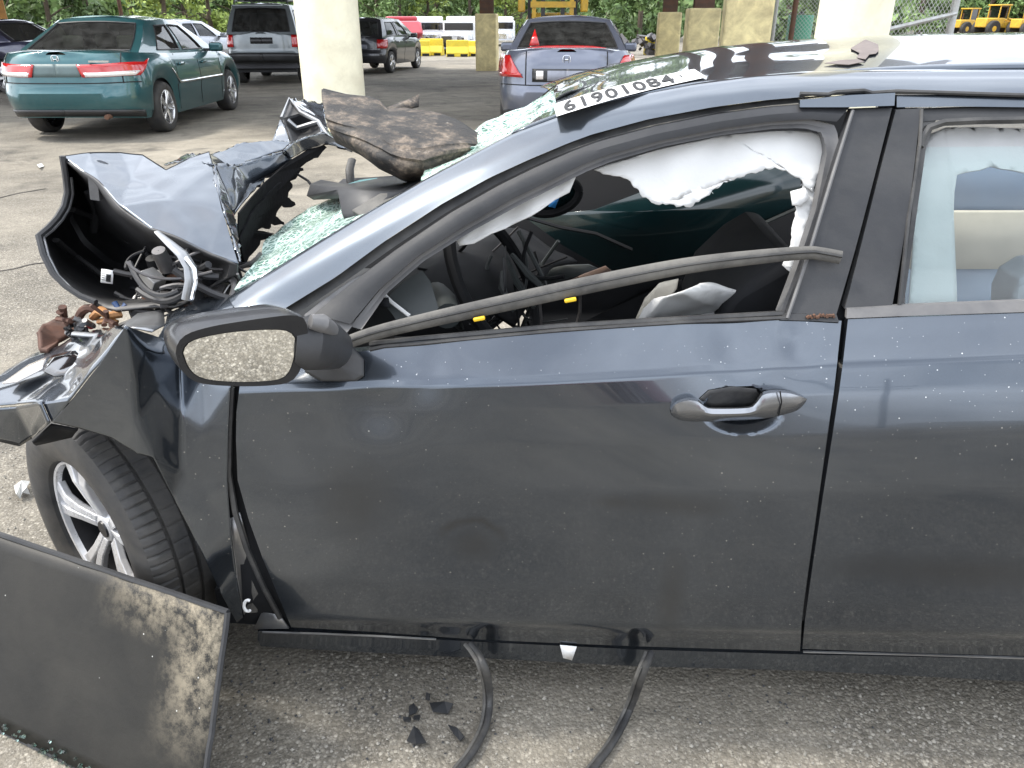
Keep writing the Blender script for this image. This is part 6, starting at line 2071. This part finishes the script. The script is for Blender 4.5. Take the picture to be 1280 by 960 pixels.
# ================================================================== FAR THINGS
M_TRUCKW = plain("white_truck_paint", (.74, .75, .76), .4, 0, .08, 2, coat=.5, dirt=(.4, .38, .34), dirt_amt=.25)
M_TRUCKR = plain("red_truck_paint", (.42, .035, .05), .4, 0, .15, 2, coat=.5)
M_YELLOW = plain("machine_yellow", (.72, .43, .03), .5, 0, .18, 3, dirt=(.25, .17, .08), dirt_amt=.5)
M_YELB = plain("bright_yellow", (.72, .55, .03), .5, 0, .12, 3, dirt=(.4, .3, .1), dirt_amt=.3)
M_GLZ = glass_mat("cab_glass", (.6, .7, .75), .35)
def truck(px, Y, rz, paint, label, hood=False):
    p = U(px, 60, Y)
    e = empty("truck_cab", (p.x, Y, 0), R(rz), label, "truck", "trucks parked at the far edge of the yard")
    e.scale = (.82, .7, .5)
    # local: faces -Y
    b = MB(); b.box((0, .9, 1.75), (2.2, 1.7, 2.0)); b.build("cab", paint, e, bevel=.14, bseg=3)
    b = MB(); b.box((0, 1.1, 2.95), (2.0, 1.1, .45)); b.build("roof_fairing", paint, e, bevel=.15, bseg=3)
    b = MB(); b.box((0, -.55, 1.15), (1.75, 1.3, .85)); b.build("hood", paint, e, bevel=.16, bseg=3)
    b = MB(); b.box((0, .02, 2.2), (1.9, .06, .70)); b.build("windscreen", M_GLZ if False else M_BLKGLASS, e, bevel=.02)
    b = MB(); b.box((0, -1.22, 1.12), (1.0, .06, .62)); b.build("grille", M_CHROME, e, bevel=.02)
    b = MB(); b.box((0, -1.25, .58), (2.2, .25, .32)); b.build("bumper", M_CHROME, e, bevel=.05)
    for sx in (-1, 1):
        b = MB(); b.box((sx * .72, -1.20, 1.02), (.26, .08, .24)); b.build("headlight", M_CLEARL, e, bevel=.03)
        b = MB(); b.lathe([(.2, .13), (.42, .15), (.5, .10), (.5, -.1), (.42, -.15), (.001, -.15)], 24, Matrix.Translation((sx * .95, -.55, .5)) @ Matrix.Rotation(R(90), 4, 'Y')); b.build("wheel", M_TYRE, e)
        b = MB(); b.box((sx * 1.28, -.05, 2.1), (.12, .1, .5)); b.build("wing_mirror", M_TRIM, e, bevel=.02)
        b = MB(); b.box((sx * 1.05, -.5, .85), (.45, 1.1, .18)); b.build("mudguard", paint, e, bevel=.07)
    b = MB(); b.box((0, 3.2, .8), (.9, 4.5, .22)); b.build("chassis", M_TRIM, e)
    return e
truck(537, 46, 12, M_TRUCKW, "white truck cab with dark grille, left of the two behind the yellow barriers")
truck(574, 44, -8, M_TRUCKW, "white truck cab nearest the far cased column, behind the yellow barriers")
truck(625, 50, 5, M_TRUCKW, "white truck cab just right of the far cased column")
e = truck(506, 44, 20, M_TRUCKR, "red truck with its hood tilted forward, right of the small black hatchback")
b = MB(); b.box((0, -1.5, 1.9), (1.9, 1.5, 1.0), Matrix.Rotation(R(55), 3, 'X')); b.build("tilted_hood", M_TRUCKR, e, bevel=.2, bseg=3)

def barrier(px, Y, w, label, rz=0, h=1.0):
    h *= .62
    p = U(px, 60, Y)
    e = empty("yellow_barrier", (p.x, Y, 0), R(rz), label, "barrier", "yellow barriers before the trucks")
    prof = [(-.28, 0), (.28, 0), (.26, .16), (.12, .40), (.08, h), (-.08, h), (-.12, .40), (-.26, .16)]
    n_ = len(prof)
    v = [Vector((-w / 2, a, z)) for a, z in prof] + [Vector((w / 2, a, z)) for a, z in prof]
    f = [tuple(range(n_)), tuple(range(2 * n_ - 1, n_ - 1, -1))] + [(i, n_ + i, n_ + (i + 1) % n_, (i + 1) % n_) for i in range(n_)]
    obj("block", v, f, M_YELB, e, smooth=False, bevel=.03)
    for sx in (-1, 1):
        MB().box((sx * w * .3, -.27, .06), (.3, .03, .1)).build("foot_slot", M_DARKHOLE, e)
barrier(524, 36, .95, "yellow barrier leftmost of the row before the trucks", 8)
barrier(540, 36.6, 1.0, "yellow barrier second from the left before the white truck", -4, 1.1)
barrier(572, 35.5, .95, "yellow barrier just left of the far cased column", 5, 1.05)
barrier(588, 36, .9, "yellow barrier touching the far cased column from the left", -12, 1.0)
barrier(817, 38, .8, "small yellow barrier between the blue sedan and the narrow column", 10, 1.2)
barrier(1012, 30, .6, "yellow barrier low behind the mesh left of the white pillar", 0, .9)
for px, lb in ((800, "dark scrap pile right of the blue sedan"), (556, "dark scrap pile between the yellow barriers")):
    p = U(px, 60, 38)
    b = MB(); r3 = random.Random(px)
    for k in range(26):
        s_ = r3.uniform(.15, .5)
        b.box((r3.uniform(-.8, .8), r3.uniform(-.4, .4), r3.uniform(.1, .7)), (s_, s_ * .7, s_ * .5), Matrix.Rotation(r3.uniform(0, 3), 3, (r3.random(), r3.random(), 1)))
    o = b.build("scrap_pile", [M_GEAR[1]], None, smooth=False); o.location = (p.x, 38, 0); tag(o, lb, "scrap", "scrap piles at the yard edge", "stuff")

def loader(px, Y, rz, s_, label):
    p = U(px, 60, Y)
    e = empty("wheel_loader", (p.x, Y, 0), R(rz), label, "loader", "yellow loaders parked on the right")
    s_ *= .82
    e.scale = (s_, s_, s_)
    b = MB(); b.box((.9, 0, 1.35), (2.3, 1.5, .9)); b.build("engine_cover", M_YELLOW, e, bevel=.1)
    b = MB(); b.box((-1.2, 0, 1.15), (1.8, .9, .6)); b.build("front_frame", M_YELLOW, e, bevel=.06)
    for sx, sy in ((-.55, -.7), (-.55, .7), (.6, -.7), (.6, .7)):
        MB().box((sx, sy, 2.3), (.09, .09, 1.3)).build("cab_post", M_YELLOW, e)
    MB().box((.02, 0, 3.0), (1.5, 1.7, .14)).build("cab_roof", M_YELLOW, e, bevel=.04)
    MB().box((.02, 0, 2.35), (1.1, 1.3, 1.15)).build("cab_glass", M_BLKGLASS, e)
    for sx in (-1.35, 1.25):
        for sy in (-1, 1):
            b = MB(); b.lathe([(.25, .2), (.45, .24), (.7, .26), (.78, .18), (.78, -.18), (.7, -.26), (.001, -.26)], 28, Matrix.Translation((sx, sy * .95, .78)) @ Matrix.Rotation(R(-90 * sy), 4, 'X')); w = b.build("wheel", M_TYRE, e)
            b = MB(); b.lathe([(.001, .21), (.4, .2), (.42, .1)], 20, Matrix.Translation((sx, sy * .95, .78)) @ Matrix.Rotation(R(-90 * sy), 4, 'X')); b.build("hub", M_YELLOW, w)
    for sy in (-.45, .45):
        MB().tube([(-.9, sy, 1.7), (-2.0, sy, 1.5), (-2.7, sy, .75)], .13, 8).build("lift_arm", M_YELLOW, e)
    v = []
    prof = [(-3.7, .15), (-3.1, .08), (-2.7, .3), (-2.6, .75), (-2.75, 1.15)]
    v = [Vector((x, sy * 1.25, z)) for sy in (-1, 1) for x, z in prof]
    obj("bucket", v, [(i, i + 1, i + 6, i + 5) for i in range(4)], M_YELLOW, e, solid=.06)
    MB().tube([(1.5, .4, 1.8), (1.5, .4, 2.5)], .06, 8).build("exhaust", M_STEEL, e)
loader(1203, 84, 205, .95, "yellow wheel loader farthest left by the fence end")
loader(1238, 80, 200, 1.05, "yellow wheel loader in the middle, facing its bucket right")
loader(1282, 78, 195, 1.0, "yellow wheel loader cut by the right edge")

# forklift behind the blue sedan
p = U(690, 30, 19.5)
fk = empty("forklift", (p.x, 19.5, 0), R(4), "yellow and black lift truck standing behind the blue sedan's roof", "forklift")
MB().box((0, .6, .85), (1.15, 1.7, .75)).build("chassis", M_YELLOW, fk, bevel=.08)
MB().box((0, 1.4, 1.15), (1.2, .6, .9)).build("counterweight", M_YELLOW, fk, bevel=.15)
for sx, sy in ((-.52, -.1), (.52, -.1), (-.52, 1.1), (.52, 1.1)):
    MB().box((sx, sy, 1.7), (.07, .07, 1.3)).build("guard_post", M_TRIM, fk)
for k in range(6):
    MB().box((0, -.05 + k * .22, 2.33), (1.1, .06, .05)).build("guard_bar", M_TRIM, fk)
for sx in (-.42, -.22, .22, .42):
    MB().box((sx, -.35, 1.7), (.09, .12, 2.9)).build("mast_rail", M_YELLOW if abs(sx) > .3 else M_TRIM, fk)
for z in (1.2, 1.75, 2.1):
    MB().box((0, -.42, z), (1.0, .06, .12)).build("mast_crossbar", M_YELLOW if z > 1.5 else M_TRIM, fk)
for sx in (-.7, .7):
    MB().box((sx, -.3, 1.85), (.16, .3, .5)).build("side_lamp", M_YELLOW, fk, bevel=.03)
for sx in (-1, 1):
    for y in (-.2, 1.2):
        b = MB(); b.lathe([(.1, .1), (.3, .11), (.35, .06), (.35, -.06), (.3, -.11), (.001, -.11)], 20, Matrix.Translation((sx * .55, y, .35)) @ Matrix.Rotation(R(90), 4, 'Y')); b.build("wheel", M_TYRE, fk)
    MB().box((sx * .25, -1.0, .12), (.12, 1.1, .05)).build("fork", M_STEEL, fk)
MB().box((0, .6, 1.3), (.5, .5, .5)).build("seat", M_SEATD, fk, bevel=.06)

# chain link fence pieces by the white pillar
M_GALV = plain("galvanised", (.42, .43, .42), .45, .6, .2, 8, dirt=(.22, .18, .14), dirt_amt=.4)
def fence_piece(name, x0, x1, y0, y1, h, label, rail=None, post=(True, True), tilt=0.0):
    e = empty(name, (x0, y0, 0), math.atan2(y1 - y0, x1 - x0), label, "fence", "chain link fence by the white pillar")
    L_ = math.hypot(x1 - x0, y1 - y0)
    b = MB(); s_ = .075
    k = -h
    while k < L_:
        a0, a1 = max(0, k), min(L_, k + h)
        if a1 > a0:
            for sg in (1, -1):
                z0, z1 = (a0 - k, a1 - k) if sg > 0 else (h - (a0 - k), h - (a1 - k))
                b.tube([(a0, .006 * sg, z0), (a1, .006 * sg, z1)], .0035, 3, cap=False)
        k += s_
    b.build("mesh_wire", M_GALV, e)["kind"] = "stuff"
    for i, xx in enumerate((0, L_)):
        if post[i]:
            MB().tube([(xx, 0, -.2), (xx, 0, h + .1)], .05 if i else .035, 12).build("post", M_GALV, e)
    for (ax_, az, bx, bz) in rail or ():
        MB().tube([(ax_ * L_, -.03, az * h), (bx * L_, -.03, bz * h)], .028, 8).build("rail", M_GALV, e)
p0, p1 = U(1100, 30, 11.0), U(1189, 30, 11.6)
fence_piece("fence_panel", p0.x, p1.x, 11.0, 11.6, 2.4, "chain link fence panel with a slanting pipe rail, right of the white pillar", rail=((0, .55, 1, .635), (0, 1, 1, 1)))
p0, p1 = U(968, 30, 17.0), U(1035, 30, 17.0)
fence_piece("fence_panel", p0.x, p1.x, 17.0, 17.0, 2.4, "chain link mesh with a dark post, left of the white pillar", rail=((0, 1, 1, 1),))
q = U(991, 30, 16.6)
o = MB().tube([(0, 0, -.1), (0, 0, 3.2)], .05, 10).build("rusty_post", M_STEEL, None); o.location = (q.x, 16.6, 0); tag(o, "thin dark rusty post left of the white pillar, before the mesh", "post")
q = U(912, 30, 17.5)
o = MB().tube([(0, 0, -.1), (0, 0, 3.2)], .07, 10).build("rusty_post", M_STEEL, None); o.location = (q.x, 17.5, 0); tag(o, "dark post between the middle and the broad cased column", "post")
q = U(1000, 30, 22)
dr = empty("green_drum", (q.x, 22, 0), 0, "green drum behind the mesh left of the white pillar", "drum")
MB().lathe([(.001, 1.55), (.30, 1.55), (.31, 1.5), (.30, 1.0), (.31, .95), (.30, .5), (.31, 0)], 24).build("shell", plain("green_plastic", (.03, .22, .12), .5), dr)
MB().lathe([(.05, 1.62), (.06, 1.56)], 10).build("cap", M_TRIM, dr)
# rusty upright frame at the upper left corner
q = U(4, 20, 24)
o = MB().tube([(0, 0, -.1), (0, 0, 4)], .10, 8).build("rusty_post", plain("orange_rust", (.45, .22, .06), .8, 0, .3, 4), None); o.location = (q.x, 24, 0); tag(o, "orange rusty post at the upper left corner behind the dark car", "post")
q = U(150, 10, 30)
o = MB().tube([(0, 0, -.1), (0, 0, 5)], .07, 8).build("rusty_post", M_STEEL, None); o.location = (q.x, 30, 0); tag(o, "thin dark pole rising behind the green sedan's roof", "post")

# dense wood behind the single trees
v, f = [], []
r4 = random.Random(5)
for k in range(60000):
    px = r4.uniform(-250, 1560)
    d = ray(px, 24); d = Vector((d.x, d.y, 0)).normalized()
    D = (r4.uniform(92, 118) if px < 1120 else r4.uniform(132, 160))
    c = d * D
    ztop = 8 + 3.5 * mnoise.noise(Vector((c.x * .12, c.y * .12, 0)))
    z = r4.uniform(0.0, 1) ** 1.5 * ztop
    s_ = r4.uniform(.25, .65)
    n_ = Vector((r4.gauss(-d.x, .7), r4.gauss(-d.y, .7), r4.gauss(.4, .5))).normalized()
    t1 = n_.orthogonal().normalized(); t2 = n_.cross(t1)
    p = Vector((c.x, c.y, z))
    i = len(v)
    v += [p - t1 * s_, p - t2 * s_ * .6, p + t1 * s_, p + t2 * s_ * .6]
    f.append((i, i + 1, i + 2, i + 3))
o = obj("far_wood", v, f, LEAVES[1], None, smooth=False)
tag(o, "dense green wood closing the far side of the yard", "wood", None, "stuff")

# utility pole far on the camera side: the rear door mirrors it
up_ = empty("utility_pole", (10.6, -26.0, 0), R(20), "wooden utility pole with crossarms on the camera side, mirrored in the rear door", "pole")
MB().tube([(0, 0, -.3), (0, 0, 7.6)], [.16, .11], 10).build("shaft", M_BARK, up_)
for z, l in ((6.9, 2.2), (5.9, 1.7)):
    MB().box((0, -.14, z), (l, .1, .12)).build("crossarm", M_BARK, up_)
    for k in (-.45, -.2, .2, .45):
        MB().lathe([(.001, .14), (.04, .12), (.05, .04), (.03, 0)], 10, Matrix.Translation((k * l, -.14, z + .06))).build("insulator", M_PLATE2, up_)
